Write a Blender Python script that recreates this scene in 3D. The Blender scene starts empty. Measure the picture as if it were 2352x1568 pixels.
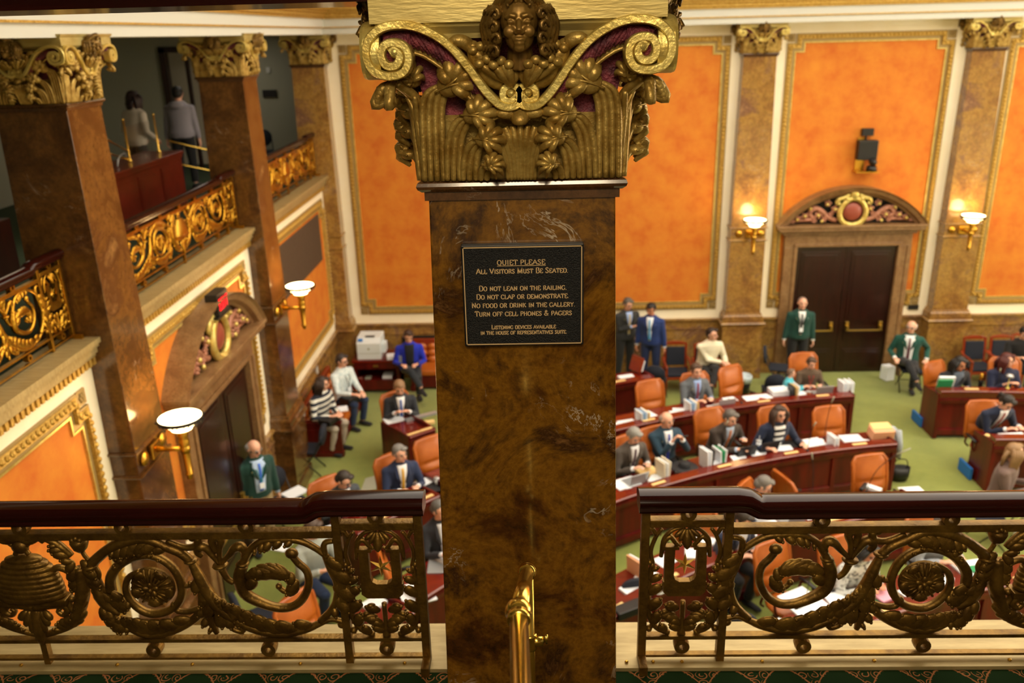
import bpy, math, random
from mathutils import Vector, Matrix
random.seed(7)
PI = math.pi; S = math.sin; Co = math.cos
SC = bpy.context.scene; COL = SC.collection
H = 7.128; F = 1961.04
CM = [(0.9994994, 0.0204783, -0.0241160), (0.0157064, 0.3405122, 0.9401089), (-0.0274636, 0.9400171, -0.3400201)]
RX, UP, FW = [Vector(c) for c in CM]
# measured points of the photograph, turned into real positions of the room
def ray(u, v): return RX*((u-1176)/F) - UP*((v-784)/F) + FW
def atz(u, v, z):
    d = ray(u, v); t = (z-H)/d.z; return Vector((d.x*t, d.y*t, z))
def aty(u, v, y):
    d = ray(u, v); t = y/d.y; return Vector((d.x*t, y, H+d.z*t))
def atx(u, v, x):
    d = ray(u, v); t = x/d.x; return Vector((x, d.y*t, H+d.z*t))

# ---------------------------------------------------------------- materials
MATS = {}
def lin(c):
    if isinstance(c, str):
        c = [int(c[i:i+2], 16)/255 for i in (0, 2, 4)]
        c = [x/12.92 if x <= .04045 else ((x+.055)/1.055)**2.4 for x in c]
    return (c[0], c[1], c[2], 1)
def mat(name, col, rough=.5, metal=0, col2=None, scale=6, detail=4, bump=0, bscale=None, spec=.5, emit=None, estr=0, lo=.35, hi=.65, coat=0, stretch=(1,1,1), sheen=0, trans=0):
    if name in MATS: return MATS[name]
    m = bpy.data.materials.new(name); m.use_nodes = True; N = m.node_tree.nodes; L = m.node_tree.links
    b = N['Principled BSDF']; b.inputs['Base Color'].default_value = lin(col); b.inputs['Roughness'].default_value = rough
    b.inputs['Metallic'].default_value = metal; b.inputs['Specular IOR Level'].default_value = spec
    b.inputs['Coat Weight'].default_value = coat; b.inputs['Coat Roughness'].default_value = .12
    if sheen: b.inputs['Sheen Weight'].default_value = sheen
    if trans: b.inputs['Transmission Weight'].default_value = trans
    tc = N.new('ShaderNodeTexCoord'); mp = N.new('ShaderNodeMapping'); L.new(tc.outputs['Object'], mp.inputs['Vector']); mp.inputs['Scale'].default_value = stretch
    if col2:
        n = N.new('ShaderNodeTexNoise'); n.inputs['Scale'].default_value = scale; n.inputs['Detail'].default_value = detail; n.inputs['Roughness'].default_value = .65
        L.new(mp.outputs[0], n.inputs['Vector']); r = N.new('ShaderNodeValToRGB'); L.new(n.outputs['Fac'], r.inputs['Fac'])
        r.color_ramp.elements[0].position = lo; r.color_ramp.elements[1].position = hi
        r.color_ramp.elements[0].color = lin(col); r.color_ramp.elements[1].color = lin(col2); L.new(r.outputs[0], b.inputs['Base Color'])
    if bump:
        n = N.new('ShaderNodeTexNoise'); n.inputs['Scale'].default_value = bscale or scale*3; n.inputs['Detail'].default_value = 3; L.new(mp.outputs[0], n.inputs['Vector'])
        bp = N.new('ShaderNodeBump'); bp.inputs['Strength'].default_value = min(1, bump); bp.inputs['Distance'].default_value = .01*max(1, bump)
        L.new(n.outputs['Fac'], bp.inputs['Height']); L.new(bp.outputs[0], b.inputs['Normal'])
    if emit:
        b.inputs['Emission Color'].default_value = lin(emit); b.inputs['Emission Strength'].default_value = estr
    MATS[name] = m; return m
def marble(name, cols, scale=2.2, rough=.16, vein='cfc4b0', veins=.5, off=0, world=False):
    m = bpy.data.materials.new(name); m.use_nodes = True; N = m.node_tree.nodes; L = m.node_tree.links; b = N['Principled BSDF']
    b.inputs['Roughness'].default_value = rough; b.inputs['Coat Weight'].default_value = .25; b.inputs['Coat Roughness'].default_value = .06
    tc = N.new('ShaderNodeTexCoord'); mp = N.new('ShaderNodeMapping'); mp.inputs['Location'].default_value = (off, off*.7, 0); L.new(tc.outputs['Object'], mp.inputs[0])
    def noise(sc, det, dist, src):
        n = N.new('ShaderNodeTexNoise'); n.inputs['Scale'].default_value = sc; n.inputs['Detail'].default_value = det; n.inputs['Distortion'].default_value = dist; n.inputs['Roughness'].default_value = .68
        L.new(src, n.inputs['Vector']); return n
    n1 = noise(scale, 8, .6, mp.outputs[0]); r = N.new('ShaderNodeValToRGB'); L.new(n1.outputs['Fac'], r.inputs[0]); E = r.color_ramp.elements
    E[0].position = .3; E[1].position = .72; E[0].color = lin(cols[0]); E[1].color = lin(cols[-1])
    for i, c in enumerate(cols[1:-1]):
        e = E.new(.3+.42*(i+1)/(len(cols)-1)); e.color = lin(c)
    n3 = noise(scale*14, 6, .3, mp.outputs[0]); r3 = N.new('ShaderNodeValToRGB'); L.new(n3.outputs['Fac'], r3.inputs[0]); r3.color_ramp.elements[0].position = .3; r3.color_ramp.elements[1].position = .6
    r3.color_ramp.elements[0].color = (.45, .42, .4, 1); r3.color_ramp.elements[1].color = (1, 1, 1, 1)
    mx0 = N.new('ShaderNodeMix'); mx0.data_type = 'RGBA'; mx0.blend_type = 'MULTIPLY'; mx0.inputs[0].default_value = .8; L.new(r.outputs[0], mx0.inputs[6]); L.new(r3.outputs[0], mx0.inputs[7])
    # pale crack veins, thin and rare
    n2 = noise(scale*1.1, 5, 1.4, mp.outputs[0]); s = N.new('ShaderNodeMath'); s.operation = 'SUBTRACT'; L.new(n2.outputs['Fac'], s.inputs[0]); s.inputs[1].default_value = .5
    a = N.new('ShaderNodeMath'); a.operation = 'ABSOLUTE'; L.new(s.outputs[0], a.inputs[0]); v = N.new('ShaderNodeMapRange'); L.new(a.outputs[0], v.inputs[0]); v.inputs[1].default_value = 0; v.inputs[2].default_value = .012; v.inputs[3].default_value = 1; v.inputs[4].default_value = 0
    n4 = noise(scale*.9, 3, 0, mp.outputs[0]); v4 = N.new('ShaderNodeMapRange'); L.new(n4.outputs['Fac'], v4.inputs[0]); v4.inputs[1].default_value = .56; v4.inputs[2].default_value = .68
    mu = N.new('ShaderNodeMath'); mu.operation = 'MULTIPLY'; L.new(v.outputs[0], mu.inputs[0]); L.new(v4.outputs[0], mu.inputs[1]); mu2 = N.new('ShaderNodeMath'); mu2.operation = 'MULTIPLY'; mu2.inputs[1].default_value = veins; L.new(mu.outputs[0], mu2.inputs[0])
    mx = N.new('ShaderNodeMix'); mx.data_type = 'RGBA'; L.new(mu2.outputs[0], mx.inputs[0]); L.new(mx0.outputs[2], mx.inputs[6]); mx.inputs[7].default_value = lin(vein)
    L.new(mx.outputs[2], b.inputs['Base Color']); MATS[name] = m; return m
def striped(name, c1, c2, scale, axis='Z', rough=.8, thr=.5):
    m = bpy.data.materials.new(name); m.use_nodes = True; N = m.node_tree.nodes; L = m.node_tree.links; b = N['Principled BSDF']; b.inputs['Roughness'].default_value = rough
    tc = N.new('ShaderNodeTexCoord'); w = N.new('ShaderNodeTexWave'); w.bands_direction = axis; w.inputs['Scale'].default_value = scale; w.inputs['Distortion'].default_value = .4; L.new(tc.outputs['Object'], w.inputs[0])
    r = N.new('ShaderNodeValToRGB'); r.color_ramp.elements[0].position = thr-.04; r.color_ramp.elements[1].position = thr+.04; r.color_ramp.elements[0].color = lin(c1); r.color_ramp.elements[1].color = lin(c2)
    L.new(w.outputs['Fac'], r.inputs[0]); L.new(r.outputs[0], b.inputs['Base Color']); MATS[name] = m; return m
def vinecarpet(name):
    m = bpy.data.materials.new(name); m.use_nodes = True; N = m.node_tree.nodes; L = m.node_tree.links; b = N['Principled BSDF']; b.inputs['Roughness'].default_value = 1; b.inputs['Specular IOR Level'].default_value = .08
    tc = N.new('ShaderNodeTexCoord')
    def M(op, *ins):
        n = N.new('ShaderNodeMath'); n.operation = op
        for i, x in enumerate(ins):
            if isinstance(x, (int, float)): n.inputs[i].default_value = x
            else: L.new(x, n.inputs[i])
        return n.outputs[0]
    sp = N.new('ShaderNodeSeparateXYZ'); L.new(tc.outputs['Object'], sp.inputs[0])
    # curling tendrils: a little spiral in each cell, cells set in scalloped sprays
    no = N.new('ShaderNodeTexNoise'); no.inputs['Scale'].default_value = 9; L.new(tc.outputs['Object'], no.inputs[0])
    P = .055; x = M('ADD', M('DIVIDE', sp.outputs[0], P), M('MULTIPLY', no.outputs['Fac'], .9)); y = M('ADD', M('DIVIDE', sp.outputs[1], P), M('MULTIPLY', no.outputs['Fac'], .7))
    ix = M('FLOOR', x); iy = M('FLOOR', y); fx = M('SUBTRACT', M('SUBTRACT', x, ix), .5); fy = M('SUBTRACT', M('SUBTRACT', y, iy), .5)
    sg = M('SUBTRACT', M('MULTIPLY', M('MODULO', M('ABSOLUTE', M('ADD', ix, iy)), 2), 2), 1)
    r = M('SQRT', M('ADD', M('MULTIPLY', fx, fx), M('MULTIPLY', fy, fy))); an = M('MULTIPLY', M('ARCTAN2', fy, fx), sg)
    sv = M('FRACT', M('ADD', M('ADD', M('MULTIPLY', r, 3.4), M('DIVIDE', an, 6.283)), 1))
    curl = M('MULTIPLY', M('LESS_THAN', sv, .3), M('MULTIPLY', M('LESS_THAN', r, .5), M('GREATER_THAN', r, .1)))
    q = M('FRACT', M('DIVIDE', sp.outputs[0], .24)); sc = M('MULTIPLY', M('SINE', M('MULTIPLY', q, 3.1416)), .12)
    w = M('FRACT', M('DIVIDE', M('SUBTRACT', sp.outputs[1], sc), .2)); spray = M('LESS_THAN', w, .42)
    stem = M('LESS_THAN', M('ABSOLUTE', M('SUBTRACT', w, .05)), .022)
    f = M('MAXIMUM', M('MULTIPLY', curl, spray), stem)
    mx = N.new('ShaderNodeMix'); mx.data_type = 'RGBA'; L.new(f, mx.inputs[0]); mx.inputs[6].default_value = lin('182a12'); mx.inputs[7].default_value = lin('96603a')
    L.new(mx.outputs[2], b.inputs['Base Color']); MATS[name] = m; return m

# ---------------------------------------------------------------- mesh building
class MB:
    def __init__(s): s.v = []; s.f = []
    def add(s, vs, fs):
        o = len(s.v); s.v += [tuple(p) for p in vs]; s.f += [tuple(i+o for i in f) for f in fs]; return s
    def box(s, x0, y0, z0, x1, y1, z1, M=None):
        vs = [Vector((x, y, z)) for z in (z0, z1) for y in (y0, y1) for x in (x0, x1)]
        if M: vs = [M @ p for p in vs]
        return s.add(vs, [(0,2,3,1),(4,5,7,6),(0,1,5,4),(2,6,7,3),(0,4,6,2),(1,3,7,5)])
    def cbox(s, c, d, rz=0, rx=0, ry=0):
        M = Matrix.Translation(c) @ Matrix.Rotation(rz,4,'Z') @ Matrix.Rotation(ry,4,'Y') @ Matrix.Rotation(rx,4,'X')
        return s.box(-d[0]/2,-d[1]/2,-d[2]/2,d[0]/2,d[1]/2,d[2]/2,M)
    def rings(s, R, closed=True, cap=True, loop=False):
        n = len(R[0]); o = len(s.v)
        for r in R: s.v += [tuple(p) for p in r]
        K = len(R)
        for i in range(K if loop else K-1):
            for j in range(n if closed else n-1):
                a = o+i*n+j; b = o+i*n+(j+1)%n; c = o+((i+1)%K)*n+(j+1)%n; d = o+((i+1)%K)*n+j; s.f.append((a,b,c,d))
        if cap and closed and not loop: s.f.append(tuple(o+j for j in range(n))[::-1]); s.f.append(tuple(o+(K-1)*n+j for j in range(n)))
        return s
    def tube(s, P, r, n=8, flat=None, nrm=None, cap=True, loop=False):
        # r: radius or list; flat: radius along nrm (list or number) when it differs
        P = [Vector(p) for p in P]; K = len(P); rr = r if isinstance(r,(list,tuple)) else [r]*K; ff = rr if flat is None else (flat if isinstance(flat,(list,tuple)) else [flat]*K)
        R = []; up = Vector(nrm) if nrm else None; prev = None
        for i, p in enumerate(P):
            a = P[(i-1)%K] if loop else P[max(i-1,0)]; b = P[(i+1)%K] if loop else P[min(i+1,K-1)]; t = (b-a)
            t = t.normalized() if t.length > 1e-9 else Vector((0,0,1))
            if up is not None: w = up - t*up.dot(t)
            elif prev is not None: w = prev - t*prev.dot(t)
            else:
                w = Vector((0,0,1)) if abs(t.z) < .9 else Vector((1,0,0)); w = w - t*w.dot(t)
            if w.length < 1e-6: w = t.orthogonal()
            w.normalize(); prev = w; q = t.cross(w)
            R.append([p+q*(rr[i]*Co(2*PI*j/n))+w*(ff[i]*S(2*PI*j/n)) for j in range(n)])
        return s.rings(R, cap=cap, loop=loop)
    def lathe(s, prof, c=(0,0,0), n=20, M=None):
        c = Vector(c); R = [[c+Vector((r*Co(2*PI*j/n), r*S(2*PI*j/n), z)) for j in range(n)] for r, z in prof]
        if M: R = [[M @ p for p in r] for r in R]
        return s.rings(R)
    def ball(s, c, r, n=12, m=8, M=None):
        c = Vector(c); r = (r,r,r) if isinstance(r,(int,float)) else r; R = []
        for i in range(m+1):
            a = PI*i/m; e = max(S(a), .002)
            R.append([Vector((r[0]*e*Co(2*PI*j/n), r[1]*e*S(2*PI*j/n), -r[2]*Co(a))) for j in range(n)])
        R = [[c+((M @ p) if M else p) for p in q] for q in R]
        return s.rings(R)
    def ribbon(s, P, w, d):
        # flat-faced band in the plane normal to y: half-width w, half-depth d
        R = []; K = len(P)
        for i, p in enumerate(P):
            t = (P[min(i+1,K-1)]-P[max(i-1,0)]); t.y = 0; t.normalize(); q = Vector((-t.z,0,t.x)); a = w[i] if isinstance(w,list) else w
            R.append([p-q*a+Vector((0,d,0)), p-q*a-Vector((0,d*.7,0)), p-q*a*.75-Vector((0,d,0)), p+q*a*.75-Vector((0,d,0)), p+q*a-Vector((0,d*.7,0)), p+q*a+Vector((0,d,0))])
        return s.rings(R)
    def lobe(s, a, b, w, th, n=8):
        # an elongated petal from a to b
        a = Vector(a); b = Vector(b); P = [a.lerp(b, t) for t in (0,.12,.35,.65,.88,1)]; k = (.35,.7,.98,1,.78,.2)
        return s.tube(P, [w*x for x in k], n, [th*x for x in k], nrm=(0,-1,0))
    def prism(s, poly, ax, a, b):
        # poly: 2-D outline in the plane normal to axis ax, from a to b along it
        def p3(p, t): return {'x': (t,p[0],p[1]), 'y': (p[0],t,p[1]), 'z': (p[0],p[1],t)}[ax]
        return s.rings([[p3(p,a) for p in poly],[p3(p,b) for p in poly]])
    def grid(s, fn, nu, nv):
        vs = [fn(i/nu, j/nv) for i in range(nu+1) for j in range(nv+1)]
        return s.add(vs, [(i*(nv+1)+j,(i+1)*(nv+1)+j,(i+1)*(nv+1)+j+1,i*(nv+1)+j+1) for i in range(nu) for j in range(nv)])
    def build(s, name, m=None, parent=None, smooth=False, bevel=0, solid=0, loc=None, remesh=0, sm=2, weld=False):
        me = bpy.data.meshes.new(name); me.from_pydata(s.v, [], s.f); me.update()
        import bmesh
        bm = bmesh.new(); bm.from_mesh(me); bmesh.ops.recalc_face_normals(bm, faces=bm.faces); bm.to_mesh(me); bm.free()
        if m: me.materials.append(m if not isinstance(m,str) else MATS[m])
        if smooth: me.polygons.foreach_set('use_smooth', [True]*len(me.polygons))
        o = bpy.data.objects.new(name, me); COL.objects.link(o)
        if parent: o.parent = parent
        if loc: o.location = loc
        if bevel:
            q = o.modifiers.new('b','BEVEL'); q.width = bevel; q.segments = 2; q.limit_method = 'ANGLE'; q.angle_limit = .6
        if solid: q = o.modifiers.new('s','SOLIDIFY'); q.thickness = solid; q.offset = -1
        if remesh:
            q = o.modifiers.new('r','REMESH'); q.mode = 'VOXEL'; q.voxel_size = remesh; q.use_smooth_shade = True
            q = o.modifiers.new('t','SMOOTH'); q.factor = .6; q.iterations = sm
        return o
def bake(o):
    bpy.context.view_layer.update(); dg = bpy.context.evaluated_depsgraph_get(); me = bpy.data.meshes.new_from_object(o.evaluated_get(dg)); o.modifiers.clear(); o.data = me; return o
def cr(P, n=6, closed=False):
    P = [Vector(p) for p in P]; out = []; K = len(P)
    for i in range(K if closed else K-1):
        g = (lambda k: P[k % K]) if closed else (lambda k: P[min(max(k,0),K-1)])
        a, b, c, d = g(i-1), g(i), g(i+1), g(i+2)
        for j in range(n):
            t = j/n; out.append(.5*((2*b)+(c-a)*t+(2*a-5*b+4*c-d)*t*t+(3*b-a-3*c+d)*t**3))
    if not closed: out.append(P[-1])
    return out
def lerpn(L, n):
    out = []
    for i in range(n):
        t = i*(len(L)-1)/(n-1); k = min(int(t), len(L)-2); out.append(L[k]+(L[k+1]-L[k])*(t-k))
    return out
def tag(o, label=None, cat=None, group=None, kind=None):
    if label: o['label'] = label
    if cat: o['category'] = cat
    if group: o['group'] = group
    if kind: o['kind'] = kind
    return o
def thing(name, label, cat, loc=(0,0,0), rz=0, group=None):
    o = bpy.data.objects.new(name, None); COL.objects.link(o); o.empty_display_size = .1; o.location = loc; o.rotation_euler = (0,0,rz); return tag(o, label, cat, group)
def copy_tree(o, loc=None, rz=None, label=None, group=None, parent=None):
    c = o.copy(); COL.objects.link(c)
    if parent: c.parent = parent
    if loc is not None: c.location = loc
    if rz is not None: c.rotation_euler = (0,0,rz)
    if label: c['label'] = label
    if group: c['group'] = group
    for ch in list(o.children): copy_tree(ch, parent=c)
    return c
def struct(name, mb, m, **k):
    o = mb.build(name, m, **k); o['kind'] = 'structure'; return o

mat('cream', 'f2e6c6', .6, col2='f6ecd2', scale=2); mat('white', 'cccdc6', .6)
mat('orange', 'b85a08', .8, col2='cc8020', scale=2.6, detail=8, lo=.3, hi=.7)
mat('gold', 'c99a35', .32, 1, col2='b07c22', scale=9, bump=.35, bscale=60); mat('goldpaint', 'a98f52', .5, .55, col2='c0a868', scale=5, bump=.2, bscale=80)
mat('goldleaf', 'bca058', .42, .55, col2='8c6c2c', scale=14, bump=.3, bscale=60); mat('abacusgold', 'c8b878', .42, .5, col2='b09c5c', scale=6, bump=.15, bscale=60, stretch=(.3,1,2)); mat('letters', 'd8b888', .5, .2); mat('goldbright', 'd9c87a', .36, .6, bump=.25, bscale=70, col2='c0a450', scale=12)
mat('bronze', '8a6c34', .38, .6, col2='5e461c', scale=16, bump=.6, bscale=40); mat('purple', '8a3c48', .6, .15, col2='522430', scale=20, bump=1, bscale=90)
mat('brass', 'f0c860', .2, 1); mat('brassdull', 'c89a3c', .3, 1); mat('railgold', '846428', .42, .75, col2='5c4218', scale=10, bump=.3, bscale=50)
mat('sill', '9a8658', .5, .35, col2='b09c6c', scale=4, stretch=(1,8,1)); mat('mouldgold', 'b08a3a', .45, .6, col2='d0ac58', scale=30, bump=1.5, bscale=55); mat('band', '9c8350', .55, .3)
mat('grey', '9a9a88', .8); mat('dark', '120d0a', .6); mat('black', '0c0c0e', .45); mat('blackmat', '17171c', .75); mat('grille', '5c4a38', .7, col2='3c2c1e', scale=80, detail=1)
mat('mahogany', '62120a', .38, col2='420a05', scale=5, stretch=(1,1,.15), coat=.08, spec=.35); mat('mahtop', '6e1a0a', .2, col2='58120a', scale=4, stretch=(.3,1,1), coat=.5)
mat('handrail', '2e0b06', .15, col2='1c0503', scale=6, stretch=(.1,1,1), coat=.04, spec=.25); mat('doorwood', '2a0a05', .3, col2='180402', scale=8, stretch=(4,4,.3), coat=.3)
mat('cherry', '8a3210', .28, col2='7a2a0c', scale=6, coat=.3); mat('leather', 'b4601a', .42, col2='a05010', scale=3, bump=.15, bscale=60, coat=.15)
mat('carpet', '707a2a', .95, col2='848c3a', scale=1.2, detail=8, bump=.3, bscale=300, sheen=.3); mat('carpetdark', '2c3a20', .95)
mat('navyfab', '141a28', .85, bump=.3, bscale=200); mat('paper', 'e6ecf4', .7); mat('paper2', 'd6dee6', .7, col2='eef2f6', scale=8); mat('manila', 'e0c080', .7); mat('bluepaper', '8fb4d8', .7)
mat('plaster', 'd8cfb8', .8); mat('silver', 'b4b8bc', .35, .6); mat('glass', 'ffffff', .05, 0, trans=1, spec=.5); mat('brasspl', 'c9a54e', .35, .9)
mat('green', '1d8a54', .6); mat('blue', '1a6ab8', .6); mat('plaquefield', '0b0c10', .5, .2, bump=.6, bscale=260); mat('rednet', 'a82a1a', .5)
mat('glow', 'fff2d0', .5, emit='ffdc9a', estr=9); mat('exitred', 'ff2030', .5, emit='ff1428', estr=1.3); mat('petal', 'b8806a', .5, .3, col2='8a5a3c', scale=12); mat('redstone', '8a4030', .4)
marble('marble', ['241307', '4a2a0c', '7a5216', '3a2210', '94693a'], 2.6, .14, veins=.75)
mat('bronzeface', '86682f', .42, .55, col2='745626', scale=8)
marble('marblewarm', ['6a4a2e', '8a6232', 'a07a3c', '7a5640', 'b08a5c'], 1.7, .2, vein='d8c8b0', veins=.6, off=5)  # lighter copy of the pier stone; glare on the far pilasters put into the colour
marble('marbleshaded', ['402812', '54361a', '6a4822', '50341e', '86643a'], 1.3, .16, vein='c8b8a0', veins=.6, off=12)  # darker copy of the same stone; shade of the left piers put into the colour
marble('marblecap', ['2e1b10', '4a3220', '5a3c22', '42291a'], 3.5, .16, veins=.3, off=9)
marble('stone', ['705030', '84603a', '927048', '7a5a38'], 4, .45, veins=.15, off=3)
vinecarpet('vines')
# ---------------------------------------------------------------- camera
cam = bpy.data.objects.new('camera', bpy.data.cameras.new('camera')); COL.objects.link(cam); SC.camera = cam
cam.matrix_world = Matrix(((RX.x, UP.x, -FW.x, 0), (RX.y, UP.y, -FW.y, 0), (RX.z, UP.z, -FW.z, H), (0,0,0,1)))
cam.data.sensor_width = 36; cam.data.lens = F/2352*36; cam.data.clip_start = .05
cam.data.dof.use_dof = True; cam.data.dof.focus_distance = 3.0; cam.data.dof.aperture_fstop = 2.4
SC.view_settings.view_transform = 'Standard'; SC.view_settings.look = 'None'; SC.view_settings.gamma = 1; SC.view_settings.exposure = 0; SC.view_settings.use_curve_mapping = False

# ---------------------------------------------------------------- the setting
XL, YF, XR = -4.26, 17.5, 18.4            # faces of the left, far and right walls
def B(*a): return MB().box(*a)
struct('floor', B(XL-.4, 3.3, -.1, XR, YF+.3, 0), 'carpet')
struct('wall_far', B(XL-.3, YF, 0, XR, YF+.3, 10.6), 'cream')
struct('wall_left', B(XL-.3, 3.4, 0, XL, YF, 4.3), 'cream')
struct('wall_right', B(XR, 3.3, 0, XR+.3, YF+.3, 10.6), 'cream')
struct('wall_near', B(XL-.3, 3.45, 0, XR, 3.7, 4.2), 'cream')
struct('ceiling', B(-14, -6, 10.6, XR+.3, YF+2.2, 10.8), 'white')
# dado of brown marble with cap mouldings
def dado(name, x0, y0, x1, y1, out):
    m = MB(); dx, dy = out
    def st(z0, z1, d):
        a, b = min(x0, x0+dx*d), max(x1, x1+dx*d); c, e = min(y0, y0+dy*d), max(y1, y1+dy*d); m.box(a, c, z0, b, e, z1)
    st(0, .16, .07); st(.16, 1.02, .03); st(1.02, 1.06, .05); st(1.06, 1.2, .035); st(1.2, 1.235, .06); st(1.235, 1.27, .085)
    return struct(name, m, 'marblewarm')
dado('trim_1', 4.9-.1, YF, 5.25, YF, (0,-1)); dado('trim_2', XL, YF, 4.0, YF, (0,-1)); dado('trim_3', 7.75, YF, 8.3, YF, (0,-1)); dado('trim_4', 9.1, YF, XR, YF, (0,-1))
dado('trim_5', XL, 13.1, XL, YF, (1,0)); dado('trim_6', XL, 11.5, XL, 12.4, (1,0)); dado('trim_7', XL, 8.1, XL, 9.1, (1,0)); dado('trim_8', XL, 3.6, XL, 7.6, (1,0))
# air grille in the far dado
g = MB()
for i in range(7): g.box(-2.9, YF-.075, .62+i*.05, 1.6, YF-.03, .645+i*.05)
g.box(-2.9, YF-.045, .58, 1.6, YF-.02, .98)
tag(g.build('air_grille', MATS['dark']), 'long dark slotted air grille low in the far marble dado, behind the blue-jacketed person', 'vent')
# entablature above piers and far wall: white fascias with gold beads, gilded cornice
def entab(name, mk):
    m = MB(); mk(m, 7.18, 7.29, 0); mk(m, 7.31, 7.45, .03); o = struct(name, m, 'white'); return o
def runs(m, z0, z1, d): m.box(XL-.6, 17.02-d, z0, XR, YF+.2, z1)
def runl(m, z0, z1, d): m.box(-4.75, 3.6, z0, -3.92+d, 17.1, z1)
def runn(m, z0, z1, d): m.box(-14, 2.98, z0, XR, 3.5+d, z1)
def beads(name, run, offs):
    m = MB(); run(m, 7.29, 7.31, offs+.015); run(m, 7.45, 7.49, offs+.05); run(m, 7.49, 7.55, offs+.09); run(m, 7.6, 7.66, offs+.2); run(m, 7.55, 7.6, offs+.14); return struct(name, m, 'mouldgold')
entab('trim_9', runs); beads('trim_10', runs, .02); entab('trim_11', runl); beads('trim_12', runl, .02)
m = MB(); m.box(-14, 2.98, 7.235, XR, 3.5, 7.33); m.box(-14, 2.96, 7.33, XR, 3.52, 7.6); struct('trim_13', m, 'handrail')
struct('trim_14', B(-14, 2.98, 7.6, XR, 3.5, 10.6), 'plaster')
# gilded coffered cove rising from the cornice
def cove(name, P0, P1, out, n):
    m = MB(); P0 = Vector(P0); P1 = Vector(P1); out = Vector(out); L = (P1-P0).length; d = (P1-P0)/L
    prof = [(0,7.66),(.05,7.75),(.4,8.05),(.9,8.25)]
    m.rings([[P0+out*a+Vector((0,0,b-P0.z)) for a,b in prof],[P1+out*a+Vector((0,0,b-P1.z)) for a,b in prof]], closed=False, cap=False)
    for i in range(n):
        c = P0+d*(L*(i+.5)/n)
        m.tube([c+out*.02+Vector((0,0,7.7)), c+out*.2+Vector((0,0,7.93)), c+out*.55+Vector((0,0,8.16))], [.05,.09,.05], 6)
        m.tube([c+d*(L/n/2)+out*.0+Vector((0,0,7.68)), c+d*(L/n/2)+out*.5+Vector((0,0,8.14))], .02, 5)
        for k in range(3):
            for q in (-.25,.25): m.ball(c+d*(L/n*q)+out*(.1+.17*k)+Vector((0,0,7.84+.13*k)), .035, 6, 4)
    return struct(name, m, 'mouldgold')
cove('trim_15', (XL-.6,16.9,0), (XR,16.9,0), (0,-1,0), 60); cove('trim_16', (-3.8,3.6,0), (-3.8,17,0), (1,0,0), 36)
# galleries: floors, back walls
struct('floor_gallery_left', B(-12, -6, 4.2, -4.42, 20.5, 4.42), 'carpetdark')
m = MB(); m.box(-4.45, -6, 4.2, XR, 3.115, 4.415); struct('floor_gallery_near', m, 'vines')
struct('wall_gallery_back', B(-14, -6.2, 4.2, XR, -6, 10.6), 'plaster')
struct('wall_gallery_left', B(-9.6, -6, 4.4, -9.4, 20, 10.6), 'grey')
m = MB(); m.box(-6.15, 18.9, 4.42, -4.5, 19.1, 7.9); m.box(-9.5, 18.9, 4.42, -7.85, 19.1, 7.9); m.box(-7.85, 18.9, 7.0, -6.15, 19.1, 7.9); m.box(-4.6, YF+.3, 4.42, -4.5, 19, 7.9)
struct('wall_gallery_end', m, 'grey')
m = MB(); m.box(-7.85, 18.82, 4.42, -7.72, 19.0, 7.0); m.box(-6.28, 18.82, 4.42, -6.15, 19.0, 7.0); m.box(-7.85, 18.82, 6.9, -6.15, 19.0, 7.02); m.box(-7.35, 18.9, 4.42, -7.28, 18.98, 6.9)
d = struct('door_1', m, 'doorwood'); struct('wall_lobby', B(-8.5, 20, 4.42, -5.5, 20.1, 7.9), 'plaster')
m = MB(); m.box(-9.6, 3.5, 7.3, -4.7, 20, 7.4); struct('ceiling_gallery_left', m, 'white')
struct('ceiling_gallery_near', B(-14, -6, 8.9, XR, 3.0, 9.0), 'white')

# step nosing of the near gallery: gilt sill with studs
m = MB(); m.box(-4.4, 3.12, 4.30, XR, 3.42, 4.43); m.box(-4.4, 3.42, 4.2, XR, 3.5, 4.38)
sl = struct('trim_17', m, 'sill')
m = MB()
for x in [-2.4,-1.95,-1.6,-1.1,-.62,-.32,.39,.51,.64,1.0,1.5,2.1,2.5]: m.ball((x, 3.155, 4.435), (.009,.009,.007), 8, 6)
struct('trim_18', m, 'brassdull')
# ledge of the left gallery with cornice mouldings and dentils
def ledge(name, y0, y1):
    m = MB()
    for z0, z1, x in [(4.47,4.52,-4.115),(4.43,4.47,-4.14),(4.37,4.43,-4.165),(4.33,4.37,-4.19)]: m.box(-4.5, y0, z0, x, y1, z1)
    struct(name, m, 'sill')
    m = MB(); m.box(-4.5, y0, 4.24, -4.235, y1, 4.33); n = int((y1-y0)/.075)
    for i in range(n):
        y = y0+(y1-y0)*i/n; m.box(-4.24, y, 4.25, -4.2, y+.042, 4.32)
    return m
for i, (a, b) in enumerate([(3.6,7.56),(8.17,12.36),(13.0,17.2)]):
    struct('trim_%d' % (20+2*i), ledge('trim_%d' % (19+2*i), a, b), 'mouldgold')

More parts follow.
